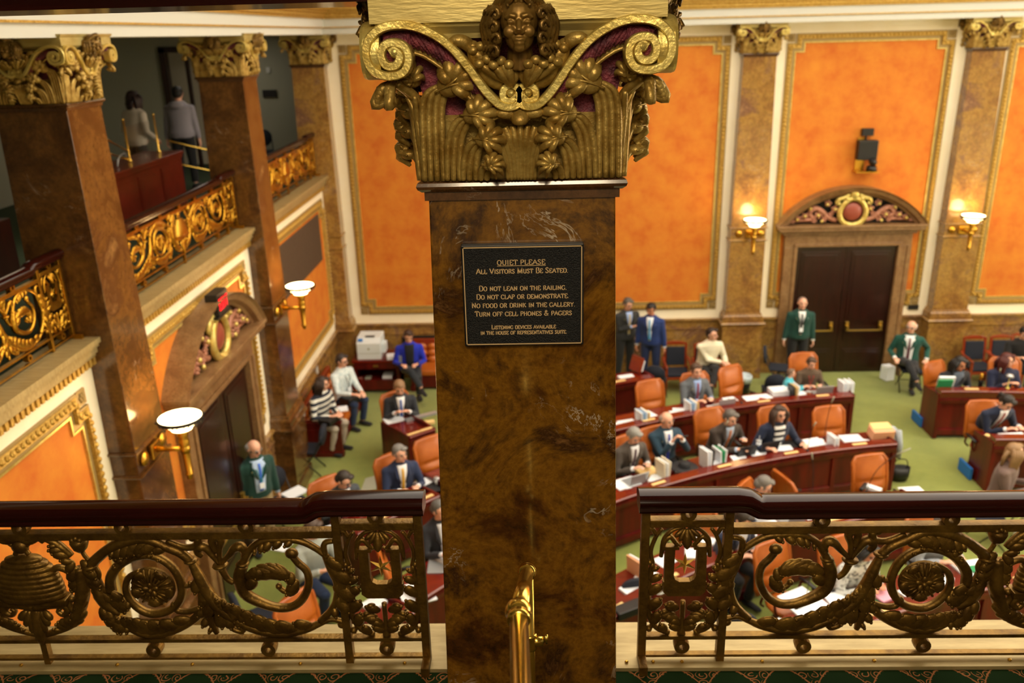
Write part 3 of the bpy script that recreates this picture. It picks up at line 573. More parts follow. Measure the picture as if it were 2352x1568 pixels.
# ---------------------------------------------------------------- gilt scroll railing: local x along, -y towards its gallery, z up from the sill
RL = 3.56
def make_rail(label, fx, tilt=0):
    # fx: stretch of the bay length; far railings share the same design
    t = thing('scroll_railing', label, 'railing'); G = MATS['railgold']; c = RL/2
    # handrail: moulded section swept along, stepping up over the end panels
    sec = [(-.048,0),(-.054,.012),(-.05,.026),(-.058,.032),(-.064,.045),(-.062,.058),(-.052,.071),(-.036,.08),(-.018,.085),(0,.087),(.018,.085),(.036,.08),(.052,.071),(.062,.058),(.064,.045),(.058,.032),(.05,.026),(.054,.012),(.048,0)]
    path = [(-.015,.773),(.40,.773),(.43,.77),(.455,.756),(.48,.742),(.52,.738)]; path = path+[(c,.738)]+[(RL-x, z) for x, z in path[::-1]]
    R = []
    for i, (x, z) in enumerate(path):
        a = path[max(i-1,0)]; b = path[min(i+1,len(path)-1)]; tt = Vector((b[0]-a[0], b[1]-a[1])).normalized(); n = Vector((-tt.y, tt.x)); R.append([(x+n.x*q[1], q[0], z+n.y*q[1]) for q in sec])
    m = MB().rings(R); o = m.build('wooden_handrail', MATS['handrail'], t, smooth=True)
    q = o.modifiers.new('e','EDGE_SPLIT'); q.split_angle = .7; bake(o)
    for x in (.018, .372, RL-.372, RL-.018):
        m = MB().box(x-.018, -.02, -.02, x+.018, .02, .775)
        if x < .1 or x > RL-.1: m.box(x-.018, -.1, -.028, x+.018, -.02, .02)
        m.build('post', G, t, bevel=.002)
    MB().box(c-.014, -.016, -.02, c+.014, .016, .10).build('post', G, t)
    for a, b, z0, z1 in ((.036,.354,.687,.722),(.39,RL-.39,.65,.685),(RL-.354,RL-.036,.687,.722)): MB().box(a, -.022, z0, b, .022, z1).build('top_bar', G, t, bevel=.002)
    for a, b in ((.036,.354),(.39,RL-.39),(RL-.354,RL-.036)):
        MB().box(a, -.018, .104, b, .018, .122).build('lower_bar', G, t); MB().box(a, -.014, .005, b, .014, .018).build('foot_bar', G, t)
    def ring(x, z):
        R = []
        for k in range(16):
            a = 2*PI*k/16; R.append([(x+r*Co(a), y, z+r*S(a)) for r, y in ((.034,-.024),(.036,0),(.034,.024),(.015,.024),(.015,-.024))])
        MB().rings(R, loop=True).build('ring', G, t, smooth=False)
    for x in (.197, RL-.197): ring(x, .752); ring(x, .066)
    for x in (.76,1.30,c+.03,RL-1.30,RL-.76): ring(x, .712)
    for x in (.74,1.27,RL-1.27,RL-.74): ring(x, .063)
    # ornament helpers: strokes in the plane of the railing
    def st(m, sg, P, r, fl=None, n=4, y=0):
        K = [(c-sg*(c-x), y, z) for x, z in P]; K = cr(K, n); rr = lerpn(r if isinstance(r, list) else [r,r], len(K)); m.tube(K, rr, 7, [q*(fl or 1.0) for q in rr], nrm=(0,1,0))
    def acan(m, sg, P, w, side=1, lobes=6, y=-.006):
        # serrated leaf along a spine: overlapping pointed lobes on one side, ribbed
        K = cr([(x, z, 0) for x, z in P], 6); n = len(K)
        for i in range(lobes):
            f = (i+.6)/lobes; j = min(int(f*(n-1)), n-2); p = K[j]; d = (K[j+1]-K[j]).normalized(); q = Vector((-d.y, d.x, 0))*side
            ww = w*1.25*S(PI*(.18+.74*f)); e = p+(q*.85+d*.9)*ww
            m.lobe((c-sg*(c-p.x), y, p.y), (c-sg*(c-e.x), y-.012, e.y), ww*.36+.004, .012); m.ball((c-sg*(c-e.x), y-.012, e.y), .0085, 6, 4)
    for sg in (1, -1):
        # letter panel: U with a six-pointed star inside a wreath
        cx = .195; X = lambda x: c-sg*(c-x)
        m = MB()
        def u3(P, y0, y1): m.rings([[(X(x), y0, z) for x, z in P],[(X(x), y1, z) for x, z in P]])
        Uo = [(.095,.585),(.165,.585),(.165,.572),(.148,.57),(.145,.435),(.15,.41),(.17,.398),(.215,.398),(.235,.41),(.24,.435),(.243,.57),(.228,.572),(.228,.585),(.296,.585),(.296,.572),(.284,.57),(.29,.40),(.28,.36),(.255,.338),(.13,.338),(.108,.36),(.10,.40),(.106,.57),(.095,.572)]
        sc = lambda P: [(x, .338+(z-.338)*1.0) for x, z in P]
        # split into three convex pieces so that the letter is clean
        for P in ([(.095,.572),(.165,.572),(.165,.587),(.095,.587)],[(.228,.572),(.296,.572),(.296,.587),(.228,.587)],[(.106,.40),(.146,.40),(.148,.572),(.106,.572)],[(.243,.40),(.288,.40),(.284,.572),(.243,.572)],[(.104,.355),(.288,.355),(.29,.41),(.101,.41)],[(.125,.335),(.265,.335),(.288,.356),(.104,.356)]): u3(P, -.016, .016)
        for s2, xx in ((1,.146),(-1,.243)):
            u3([(xx,.41),(xx+s2*.025,.41),(xx+s2*.008,.42),(xx,.44)], -.015, .015)
        m.build('letter_u', G, t)
        m = MB(); pts = [(X(cx)+(.056 if k%2==0 else .018)*S(k*PI/6)*1.0, 0, .492+(.056 if k%2==0 else .018)*Co(k*PI/6)) for k in range(12)]
        vs = pts+[(X(cx), -.014, .492), (X(cx), .014, .492)]; m.add(vs, [(k,(k+1)%12,12) for k in range(12)]+[((k+1)%12,k,13) for k in range(12)]); m.build('star', MATS['brasspl'], t)
        m = MB()
        for s2 in (1, -1):
            W = lambda P: [(cx+s2*(x-cx), z) for x, z in P]
            st(m, sg, W([(.25,.13),(.31,.16),(.345,.24),(.352,.34),(.345,.42),(.335,.50)]), [.012,.016,.012]); st(m, sg, W([(.335,.50),(.345,.56),(.325,.63),(.30,.67)]), [.011,.009]); st(m, sg, W([(.20,.675),(.25,.665),(.29,.62),(.30,.555)]), [.007,.01,.008])
            st(m, sg, W([(.325,.64),(.345,.675),(.36,.665),(.352,.65)]), [.009,.012,.006]); m.ball((X(cx+s2*(.348-cx)), -.004, .505), .014, 8, 6)
            st(m, sg, W([(.30,.53),(.29,.60),(.265,.63),(.24,.60),(.225,.585),(.212,.592)]), [.009,.013,.010,.006]); acan(m, sg, W([(.25,.13),(.31,.16),(.345,.24),(.352,.34),(.345,.42),(.335,.50)]), .055, s2*1, 6)
            st(m, sg, W([(.34,.14),(.325,.175),(.30,.15),(.27,.13)]), [.008,.012,.01,.008]); m.ball((X(cx+s2*(.342-cx)), -.006, .158), .016, 8, 6)
            acan(m, sg, W([(.20,.14),(.22,.22),(.27,.265)]), .05, -s2, 4); acan(m, sg, W([(.20,.14),(.215,.26),(.24,.30)]), .045, -s2, 3)
            for k in range(3): m.lobe((X(cx+s2*.006*k), -.01, .675), (X(cx+s2*(.014+.02*k)), -.026, .60+.022*k), .012, .010)
        st(m, sg, [(cx,.125),(cx,.2),(cx,.30)], [.02,.012,.012]); m.lobe((X(cx),-.012,.67), (X(cx),-.03,.585), .018, .012)
        m.build('wreath', G, t, smooth=True)
        # running scrolls of the main panel
        m = MB()
        st(m, sg, [(.394,.623),(.432,.612),(.437,.561),(.419,.471),(.40,.408),(.405,.335),(.432,.269),(.491,.203)], [.012,.015,.014,.016,.018]); acan(m, sg, [(.437,.561),(.419,.471),(.405,.335),(.432,.269)], .075, -1, 5)
        st(m, sg, [(.385,.20),(.436,.213),(.492,.193),(.565,.159),(.66,.14),(.761,.153),(.849,.2),(.941,.283),(.985,.366),(1.013,.457),(1.034,.528)], [.014,.012,.018,.02,.022,.026,.03,.026,.016])
        acan(m, sg, [(.50,.19),(.60,.15),(.70,.14),(.80,.17),(.90,.24),(.96,.31)], .085, 1, 8); acan(m, sg, [(.98,.40),(.93,.33),(.86,.28),(.80,.26)], .06, 1, 5); m.ball((X(.392), 0, .185), (.024,.016,.02), 10, 8)
        st(m, sg, [(.425,.54),(.472,.587),(.537,.626),(.618,.636),(.701,.628),(.758,.588),(.802,.521),(.807,.508)], [.014,.016,.018,.016,.018,.022]); acan(m, sg, [(.55,.63),(.63,.636),(.70,.62),(.75,.585)], .035, -1, 5)
        st(m, sg, [(.807,.505),(.828,.44),(.814,.358),(.761,.313),(.687,.281),(.617,.282),(.56,.324),(.524,.398),(.526,.47),(.56,.515),(.58,.548)], [.026,.03,.026,.022,.02,.02,.018,.017,.016]); m.ball((X(.582), 0, .562), (.03,.02,.026), 12, 8)
        acan(m, sg, [(.80,.36),(.80,.44),(.755,.49),(.697,.51),(.64,.505),(.60,.47)], .075, 1, 8); acan(m, sg, [(.60,.48),(.575,.44),(.57,.39),(.60,.36)], .05, 1, 4); st(m, sg, [(.79,.40),(.75,.46),(.69,.48),(.63,.46),(.60,.40),(.63,.365),(.66,.39)], [.02,.026,.026,.02,.014,.012]); m.ball((X(.655), -.01, .40), .015, 8, 6)
        m.lathe([(.025,-.008),(.03,0),(.025,.008)], (X(.806),0,.512), 12)
        # cup with three loops
        st(m, sg, [(.858,.413),(.885,.437),(.904,.49)], [.012,.014,.017]); m.lathe([(.028,-.01),(.036,0),(.03,.008)], (X(.906),0,.505), 12)
        st(m, sg, [(.905,.515),(.90,.58),(.885,.63),(.90,.655),(.925,.63),(.915,.57)], [.010,.014,.022,.02,.012]); st(m, sg, [(.90,.515),(.86,.555),(.83,.59),(.80,.60),(.79,.57),(.80,.545)], [.01,.016,.024,.018,.01]); st(m, sg, [(.91,.515),(.935,.56),(.96,.60),(.99,.595),(.995,.57),(.98,.55)], [.01,.016,.024,.018,.01])
        # crossing branch, long top leaf and the lower tendrils
        st(m, sg, [(1.034,.528),(1.074,.572),(1.13,.602),(1.213,.645),(1.312,.63),(1.40,.586),(1.486,.514)], [.02,.022,.022,.024,.026,.024,.026]); st(m, sg, [(.983,.65),(.995,.608),(1.048,.598),(1.126,.633)], [.02,.016,.012]); m.ball((X(1.01),0,.645), .016, 8, 6); acan(m, sg, [(1.12,.60),(1.20,.63),(1.30,.62),(1.39,.58)], .06, -1, 7); m.lathe([(.024,-.008),(.032,0),(.026,.009)], (X(1.034),0,.53), 12); m.lathe([(.028,-.009),(.036,0),(.03,.009)], (X(1.487),0,.507), 12)
        st(m, sg, [(.973,.339),(.992,.246),(.972,.142)], [.022,.026,.012]); acan(m, sg, [(.98,.34),(.995,.25),(.98,.16)], .04, 1, 4); st(m, sg, [(.952,.32),(.937,.246),(.899,.171),(.853,.152),(.85,.18)], [.014,.014,.014,.014]); m.ball((X(.855),0,.172), .016, 8, 6)
        acan(m, sg, [(1.02,.45),(.97,.37),(.90,.32)], .06, 1, 4); acan(m, sg, [(1.00,.38),(.94,.28),(.86,.22)], .065, 1, 5)
        # second scroll around the rosette
        st(m, sg, [(1.418,.371),(1.408,.444),(1.351,.516),(1.27,.556),(1.189,.553),(1.121,.496),(1.094,.411),(1.112,.328),(1.174,.267),(1.26,.253),(1.323,.299),(1.35,.372),(1.33,.44),(1.27,.48)], [.024,.024,.022,.020,.020,.020,.020,.020,.020,.018,.016,.012]); m.ball((X(1.362),0,.545), .019, 10, 8); st(m, sg, [(1.094,.40),(1.06,.40),(1.055,.42)], [.012,.012,.01])
        acan(m, sg, [(1.38,.48),(1.32,.53),(1.24,.555),(1.16,.53)], .03, -1, 6)
        st(m, sg, [(1.0,.30),(1.03,.26),(1.072,.217),(1.172,.159),(1.284,.139),(1.36,.17),(1.40,.21)], [.02,.022,.022,.020,.014]); acan(m, sg, [(1.06,.22),(1.15,.165),(1.25,.14),(1.35,.16),(1.42,.21)], .085, 1, 8); st(m, sg, [(1.026,.283),(1.08,.262),(1.13,.265),(1.145,.295)], [.014,.015,.014]); m.ball((X(1.145),0,.298), .018, 8, 6)
        # thick acanthus stem and torch beside the hive
        st(m, sg, [(1.486,.514),(1.478,.425),(1.467,.352),(1.45,.30),(1.40,.25)], [.024,.026,.034,.026,.012]); acan(m, sg, [(1.50,.36),(1.44,.385),(1.38,.36),(1.34,.32)], .075, 1, 6); acan(m, sg, [(1.48,.30),(1.42,.25),(1.37,.19)], .06, 1, 5)
        st(m, sg, [(1.536,.50),(1.54,.44),(1.55,.36),(1.60,.24),(1.66,.18),(c,.135)], [.024,.03,.034,.028,.02,.014]); acan(m, sg, [(1.56,.55),(1.535,.46),(1.54,.38)], .055, 1, 5); acan(m, sg, [(1.52,.55),(1.52,.46),(1.50,.38)], .055, -1, 5); acan(m, sg, [(1.53,.34),(1.56,.24),(1.62,.19),(1.70,.16)], .06, 1, 6)
        st(m, sg, [(1.513,.60),(1.50,.555),(1.47,.51),(1.455,.46),(1.48,.41)], [.010,.010,.010]); m.lathe([(.012,-.04),(.03,-.02),(.04,.01),(.036,.03)], (X(1.513),0,.62), 12)
        for k in range(9): m.ball((X(1.513+.016*((k%3)-1)), -.02+.014*(k//3), .652+.008*(k%2)), .014, 8, 6)
        st(m, sg, [(1.56,.56),(1.60,.61),(1.66,.655),(1.72,.66)], [.014,.018,.018,.014]); acan(m, sg, [(1.55,.52),(1.58,.58),(1.62,.63)], .045, -1, 4)
        st(m, sg, [(1.56,.42),(1.59,.48),(1.63,.50),(1.66,.485),(1.65,.465)], [.012,.016,.016,.012]); st(m, sg, [(1.57,.25),(1.61,.275),(1.625,.325),(1.60,.34)], [.014,.016,.014]); m.ball((X(1.605),0,.335), .018, 8, 6)
        m.build('scrollwork', G, t, smooth=True)
        m = MB(); x0, z0 = X(1.222), .40
        m.lathe([(.002,-.03),(.04,-.026),(.085,-.012),(.10,0),(.085,.008),(.002,.01)], (0,0,0), 24, Matrix.Translation((x0,0,z0)) @ Matrix.Rotation(PI/2,4,'X') @ Matrix.Scale(-1,4,(0,0,1)))
        for k in range(20):
            a = k*PI/10; m.tube([(x0+.038*Co(a), -.026, z0+.038*S(a)), (x0+.094*Co(a), -.012, z0+.094*S(a))], [.004,.007], 5)
        for k in range(5):
            a = k*.4*PI+PI/2; m.lobe((x0, -.024, z0), (x0+.04*Co(a), -.034, z0+.04*S(a)), .014, .010)
        for k in range(5):
            a = k*.4*PI+PI/2+.63; m.lobe((x0+.05*Co(a), -.012, z0+.05*S(a)), (x0+.098*Co(a), -.022, z0+.098*S(a)), .03, .010)
        m.ball((x0,-.034,z0), .013, 8, 6); m.build('rosette', G, t, smooth=True)
    # beehive on its stand in the middle
    m = MB(); prof = []
    for k in range(9):
        a = k/9; r = .152*math.sqrt(max(0, 1-(a*.97)**2.2)); z = .352+.205*a; prof += [(r, z), (r+.004, z+.007), (r+.004, z+.016), (r, z+.021)]
    prof += [(.03,.562),(.002,.568)]; SM = Matrix.Translation((c,0,0)) @ Matrix.Diagonal((1,.42,1,1))
    m.lathe(prof, (0,0,0), 28, SM); o = m.build('beehive', MATS['railgold'], t, smooth=True)
    MB().box(c-.165,-.035,.318,c+.165,.035,.350).build('hive_board', G, t, bevel=.003)
    m = MB(); k2 = MB()
    for s2 in (1,-1):
        m.tube(cr([(c,0,.30),(c+s2*.08,0,.31),(c+s2*.135,0,.30),(c+s2*.145,0,.27),(c+s2*.12,0,.25),(c+s2*.10,0,.27),(c+s2*.115,0,.285)],4), lerpn([.03,.02,.014,.010], 25), 7)
        for k in range(4): m.lobe((c+s2*.012*k,-.01,.28), (c+s2*(.01+.022*k),-.02,.13+.035*k), .02, .012)
        k2.tube(cr([(c,0,.66),(c+s2*.05,0,.64),(c+s2*.09,0,.655),(c+s2*.11,0,.63)],4), lerpn([.02,.02,.01],13), 7)
        k2.tube(cr([(c+s2*.03,0,.57),(c+s2*.02,0,.60),(c+s2*.045,0,.63)],4), .012, 6)
    m.lobe((c,-.01,.30),(c,-.02,.10), .03, .018); k2.ball((c,0,.61), (.04,.025,.035), 10, 8); m.build('hive_bracket', G, t, smooth=True); k2.build('hive_finial', G, t, smooth=True)
    return t
r0 = make_rail('gilt scroll railing with a U and star panel, left of the foreground pier', 1)
r0.rotation_euler = (0,0,0); r0.location = (-.50-RL, 3.18, 4.445)
r1 = copy_tree(r0, (.44, 3.18, 4.445), label='gilt scroll railing with a U and star panel, right of the foreground pier')
for y0, y1, lb in ((3.85,7.5,'gilt railing of the nearest left bay, cut off by the left edge of the photo'),(8.22,12.30,'gilt beehive railing between the first and second marble piers of the left gallery'),(13.05,17.14,'gilt railing of the farthest left bay, next to the room corner')):
    q = copy_tree(r0, (-4.35, y0, 4.545), PI/2, lb); q.scale = ((y1-y0)/RL, 1, .97)
def regold(o):
    for c in o.children:
        if c.type == 'MESH' and c.name.split('.')[0] not in ('wooden_handrail',):
            if c.data.name not in RG: RG[c.data.name] = gcopy(c)
            c.data = RG[c.data.name]
RG = {}
def gcopy(c):
    d = c.data.copy(); d.materials.clear(); d.materials.append(MATS['brassdull'] if c.name.startswith('beehive') else MATS['gold']); return d
for o in list(COL.objects):
    if o.type == 'EMPTY' and o.name.startswith('scroll_railing') and o.location.x < -4.3 and o.rotation_euler.z > 1: regold(o)
# ---------------------------------------------------------------- torch sconces
def make_sconce(label):
    # origin on the pier face between the bands, -y out into the room; z = 0 at arm height
    t = thing('torch_sconce', label, 'wall lamp', group='torch sconces on the marble piers'); g = MATS['brassdull']; y = -.34
    MB().box(-.10,-.05,-.085,.10,0,.085).build('wall_bracket', g, t, bevel=.015)
    for x in (-.22,.22): m = MB(); m.lathe([(.075,0),(.075,.02),(.04,.04),(.002,.05)], (0,0,0), 14, Matrix.Translation((x,0,0)) @ Matrix.Rotation(PI/2,4,'X')); m.build('boss', g, t, smooth=True)
    m = MB().tube([(0,-.03,0),(0,-.2,-.005),(0,y,0)], [.035,.024,.03], 10); m.lathe([(.05,-.04),(.056,0),(.05,.04)], (0,y,0), 12); m.build('arm', g, t, smooth=True)
    MB().lathe([(.004,-.36),(.03,-.345),(.022,-.32),(.04,-.30),(.045,-.285),(.032,-.27),(.045,0),(.05,.02),(.055,.1),(.042,.13),(.062,.16),(.05,.18),(.07,.22)], (0,y,0), 16).build('torch_stem', g, t, smooth=True)
    MB().lathe([(.07,.215),(.105,.225),(.11,.25),(.09,.26)], (0,y,0), 20).build('glass_collar', MATS['glow'], t, smooth=True)
    MB().lathe([(.09,.255),(.14,.27),(.19,.31),(.215,.36),(.208,.36),(.18,.34),(.002,.325)], (0,y,0), 24).build('glass_bowl', MATS['glow'], t, smooth=True)
    m = MB(); n = 28; R = []
    for k in range(n):
        a = 2*PI*k/n; R.append([(r*Co(a), y+r*S(a), z) for r, z in ((.218,.325),(.226,.325),(.23,.36),(.218,.362))])
    m.rings(R, loop=True)
    for k in range(12):
        a = 2*PI*k/12; m.tube([(.224*Co(a), y+.224*S(a), .33),(.205*Co(a+.1), y+.205*S(a+.1), .285),(.224*Co(a+.26), y+.224*S(a+.26), .33)], .006, 5)
        m.ball((.235*Co(a), y+.235*S(a), .345), .013, 6, 4)
    m.build('crown_ring', MATS['dark'], t, smooth=True)
    l = bpy.data.lights.new('bulb','POINT'); l.energy = 24; l.color = (1,.62,.26); l.shadow_soft_size = .12; lo = bpy.data.objects.new('bulb', l); COL.objects.link(lo); lo.parent = t; lo.location = (0,y,.44)
    return t
s0 = make_sconce('largest glowing torch sconce, on the nearest pier of the left wall'); s0.location = (-3.985, 7.87, 3.16); s0.rotation_euler = (0,0,PI/2)
copy_tree(s0, (-3.985, 12.69, 3.16), PI/2, 'glowing torch sconce on the second pier of the left wall, beside the speaker grille')
copy_tree(s0, (4.40, 17.21, 3.16), 0, 'glowing torch sconce on the far pilaster left of the pedimented door')
copy_tree(s0, (8.68, 17.21, 3.16), 0, 'glowing torch sconce on the far pilaster right of the pedimented door')

# ---------------------------------------------------------------- pedimented double door
def make_door(label):
    # origin at floor centre on the wall face, -y into the room
    t = thing('pedimented_doorway', label, 'doorway'); st = MATS['stone']; 
    for sg in (1,-1):
        m = MB(); a, b = sorted((sg*1.03, sg*1.27)); m.box(a,-.14,0,b,0,2.82); a, b = sorted((sg*1.03, sg*1.10)); m.box(a,-.17,.0,b,-.14,2.82); a, b = sorted((sg*1.21, sg*1.3)); m.box(a,-.16,0,b,-.0,2.82); m.build('jamb', st, t, bevel=.008)
    m = MB(); m.box(-1.3,-.14,2.82,1.3,0,3.08); m.box(-1.102,-.172,2.821,1.102,-.14,2.89); m.build('lintel', st, t, bevel=.008)
    m = MB()
    for z0,z1,w,d in ((3.08,3.14,1.36,.2),(3.14,3.18,1.42,.25),(3.18,3.25,1.47,.31),(3.25,3.29,1.5,.34)): m.box(-w,-d,z0,w,0,z1)
    m.build('cornice', st, t, bevel=.006)
    R = []; hw = 1.50; rise = .77; r = (hw*hw+rise*rise)/(2*rise); zc = 3.29+rise-r; a0 = math.asin(hw/r)
    for k in range(29):
        a = -a0+2*a0*k/28; R.append([((q)*S(a), -d, zc+q*Co(a)) for q, d in ((r-.17,0),(r-.17,.18),(r-.12,.2),(r-.1,.27),(r-.03,.3),(r,.34),(r,0))])
    MB().rings(R).build('arched_hood', st, t)
    P = [((r-.17)*S(-a0+2*a0*k/20), zc+(r-.17)*Co(-a0+2*a0*k/20)) for k in range(21)]; P = [(x, max(z,3.29)) for x, z in P]
    MB().add([(x,-.03,z) for x, z in P], [tuple(range(21))]).build('tympanum', MATS['dark'], t)
    for sg in (1,-1):
        m = MB(); Q = [(.28,3.36),(.45,3.42),(.6,3.55),(.75,3.62),(.85,3.5),(.75,3.40),(.95,3.38),(1.15,3.36),(1.25,3.33)]
        m.tube(cr([(sg*x,-.12,z) for x, z in Q],4), lerpn([.05,.06,.055,.04,.02],33), 7)
        for x, z, q in [(.35,3.6,.08),(.5,3.72,.07),(.55,3.40,.06),(.68,3.48,.08),(.82,3.60,.07),(.95,3.47,.07),(1.08,3.42,.055),(.42,3.5,.05),(.75,3.37,.05),(1.2,3.36,.04)]:
            for k in range(5): a = k*1.26+x; m.lobe((sg*x,-.10,z), (sg*(x+q*Co(a)),-.18,z+q*S(a)*.9), q*.42, .03)
        m.build('carved_foliage', MATS['petal'], t, smooth=True)
        m = MB()
        for x, z in [(.35,3.6),(.68,3.48),(.95,3.47),(.52,3.70),(1.1,3.40),(.6,3.36),(.85,3.62)]: m.ball((sg*x,-.18,z), .035, 8, 6)
        m.build('gilt_bud', MATS['goldbright'], t, smooth=True)
    m = MB().ball((0,-.17,3.55), (.2,.07,.19), 18, 12); m.build('cartouche_field', MATS['redstone'], t, smooth=True)
    m = MB(); m.tube(cr([(.26*S(a)*(1-.12*Co(a)),-.2,3.55+.27*Co(a)) for a in [2*PI*k/12 for k in range(12)]],4,True), .055, 8, loop=True)
    for sg in (1,-1):
        m.tube(cr([(sg*.1,-.2,3.90),(sg*.2,-.2,3.84),(sg*.31,-.2,3.80),(sg*.33,-.2,3.72),(sg*.27,-.2,3.72)],4), lerpn([.04,.05,.03],17), 8); m.tube(cr([(sg*.04,-.2,3.30),(sg*.14,-.2,3.30),(sg*.22,-.2,3.38),(sg*.2,-.2,3.44)],4), lerpn([.04,.05,.03],13), 8); m.ball((sg*.15,-.22,3.82), .05, 8, 6)
    m.ball((0,-.22,3.9), (.09,.06,.1), 10, 8); m.ball((0,-.22,3.97), (.12,.05,.035), 10, 8); m.ball((0,-.22,3.26), (.1,.06,.05), 10, 8); m.build('cartouche_frame', MATS['goldbright'], t, smooth=True)
    for sg in (1,-1):
        lf = MB(); lf.box(min(sg*.003,sg*1.03),-.085,.01,max(sg*.003,sg*1.03),-.0,2.82)
        for z0,z1 in ((.1,.55),(.75,1.0),(1.15,2.7)):
            a, b = sorted((sg*.12, sg*.92)); lf.box(a,-.1,z0,b,-.085,z1); lf.box(a+.06,-.11,z0+.06,b-.06,-.1,z1-.06)
        L = lf.build('door_leaf', MATS['doorwood'], t, bevel=.008)
        m = MB(); a, b = sorted((sg*.14, sg*.9)); m.box(a,-.20,.98,b,-.17,1.01)
        for x in (a+.03, b-.03): m.box(x-.02,-.20,.98,x+.02,-.1,1.10); m.box(x-.035,-.15,1.06,x+.035,-.1,1.17)
        m.build('push_bar', MATS['brasspl'], L, bevel=.004)
    return t
dd = make_door('marble-framed mahogany double door with gilt cartouche pediment on the far wall'); dd.location = (6.47, 17.5, 0)
copy_tree(dd, (-4.26, 10.27, 0), PI/2, 'marble-framed door with gilt cartouche pediment below the left gallery, under the EXIT sign')
# exit sign
t = thing('exit_sign', 'black box sign with red lit EXIT letters above the left pediment', 'sign', (-4.2, 10.3, 4.0), PI/2)
MB().box(-.19,-.24,-.14,.19,-.08,.14).build('housing', MATS['black'], t, bevel=.01); MB().box(-.24,-.24,-.17,.24,-.06,-.14).build('base_plate', MATS['black'], t)
m = MB(); xs = -.145
for ch in 'EXIT':
    L = {'E':[(0,-.07,.012,.07),(0,.058,.05,.07),(0,-.0075,.045,.0075),(0,-.075,.055,-.06)],'I':[(.02,-.075,.035,.075)],'T':[(.02,-.075,.035,.075),(0,.06,.055,.075)]}.get(ch)
    if L:
        for a,b,c,d in L: m.box(xs+a,-.247,b,xs+c,-.241,d)
    else:
        for s2 in (1,-1): m.cbox((xs+.0275,-.244,0),(.014,.006,.165), ry=s2*.33)
    xs += .078
m.build('lit_letters', MATS['exitred'], t)
# camera on its bracket over the far door
t = thing('dome_camera', 'black pan-tilt camera on a small shelf, high on the orange panel above the far door', 'camera', (6.62, 17.5, 4.38)); k = MATS['black']
m = MB().box(-.16,-.05,-.02,.02,0,.62); m.box(-.2,-.3,-.04,.24,0,-.02); m.build('bracket', MATS['brassdull'], t)
MB().box(-.18,-.22,.2,.2,-.05,.58).build('housing', k, t, bevel=.01)
m = MB().lathe([(.1,-.02),(.105,.04),(.08,.09)], (.12,-.2,0), 16); m.ball((.12,-.22,.17), (.075,.085,.075), 14, 10); m.tube([(.12,-.25,.17),(.12,-.33,.16)], [.055,.05], 14); m.build('camera_head', k, t, smooth=True)
m = MB().box(-.1,-.12,.66,.12,-.02,.8); m.build('receiver', k, t); MB().box(-.02,-.1,.58,.0,-.05,.66).build('stem', k, t)
tag(MB().box(7.93,17.46,1.39,8.14,17.5,1.49).build('nameplate', MATS['dark']), 'small dark plate on the cream strip right of the far door', 'plate')
tag(MB().box(-5.75,18.86,5.95,-5.45,18.9,6.1).build('wall_plate', MATS['dark']), 'small dark plate on the grey gallery wall behind the left railing', 'plate')
m = MB().box(-5.62,18.87,6.45,-5.54,18.9,6.56); tag(m.build('alarm_strobe', MATS['white']), 'tiny white alarm unit high on the grey gallery wall', 'alarm')
for i, p in enumerate([(XL+.03, 15.2, 1.12), (XL+.03, 11.75, 2.1)]):
    t = thing('wall_speaker', ['white thermostat on the left dado behind the seated striped-top person','white oval fitting on the orange strip right of the left door'][i], 'fitting', p, PI/2); MB().box(-.05,-.03,-.09,.05,0,.09).build('cover', MATS['white'], t, bevel=.02)
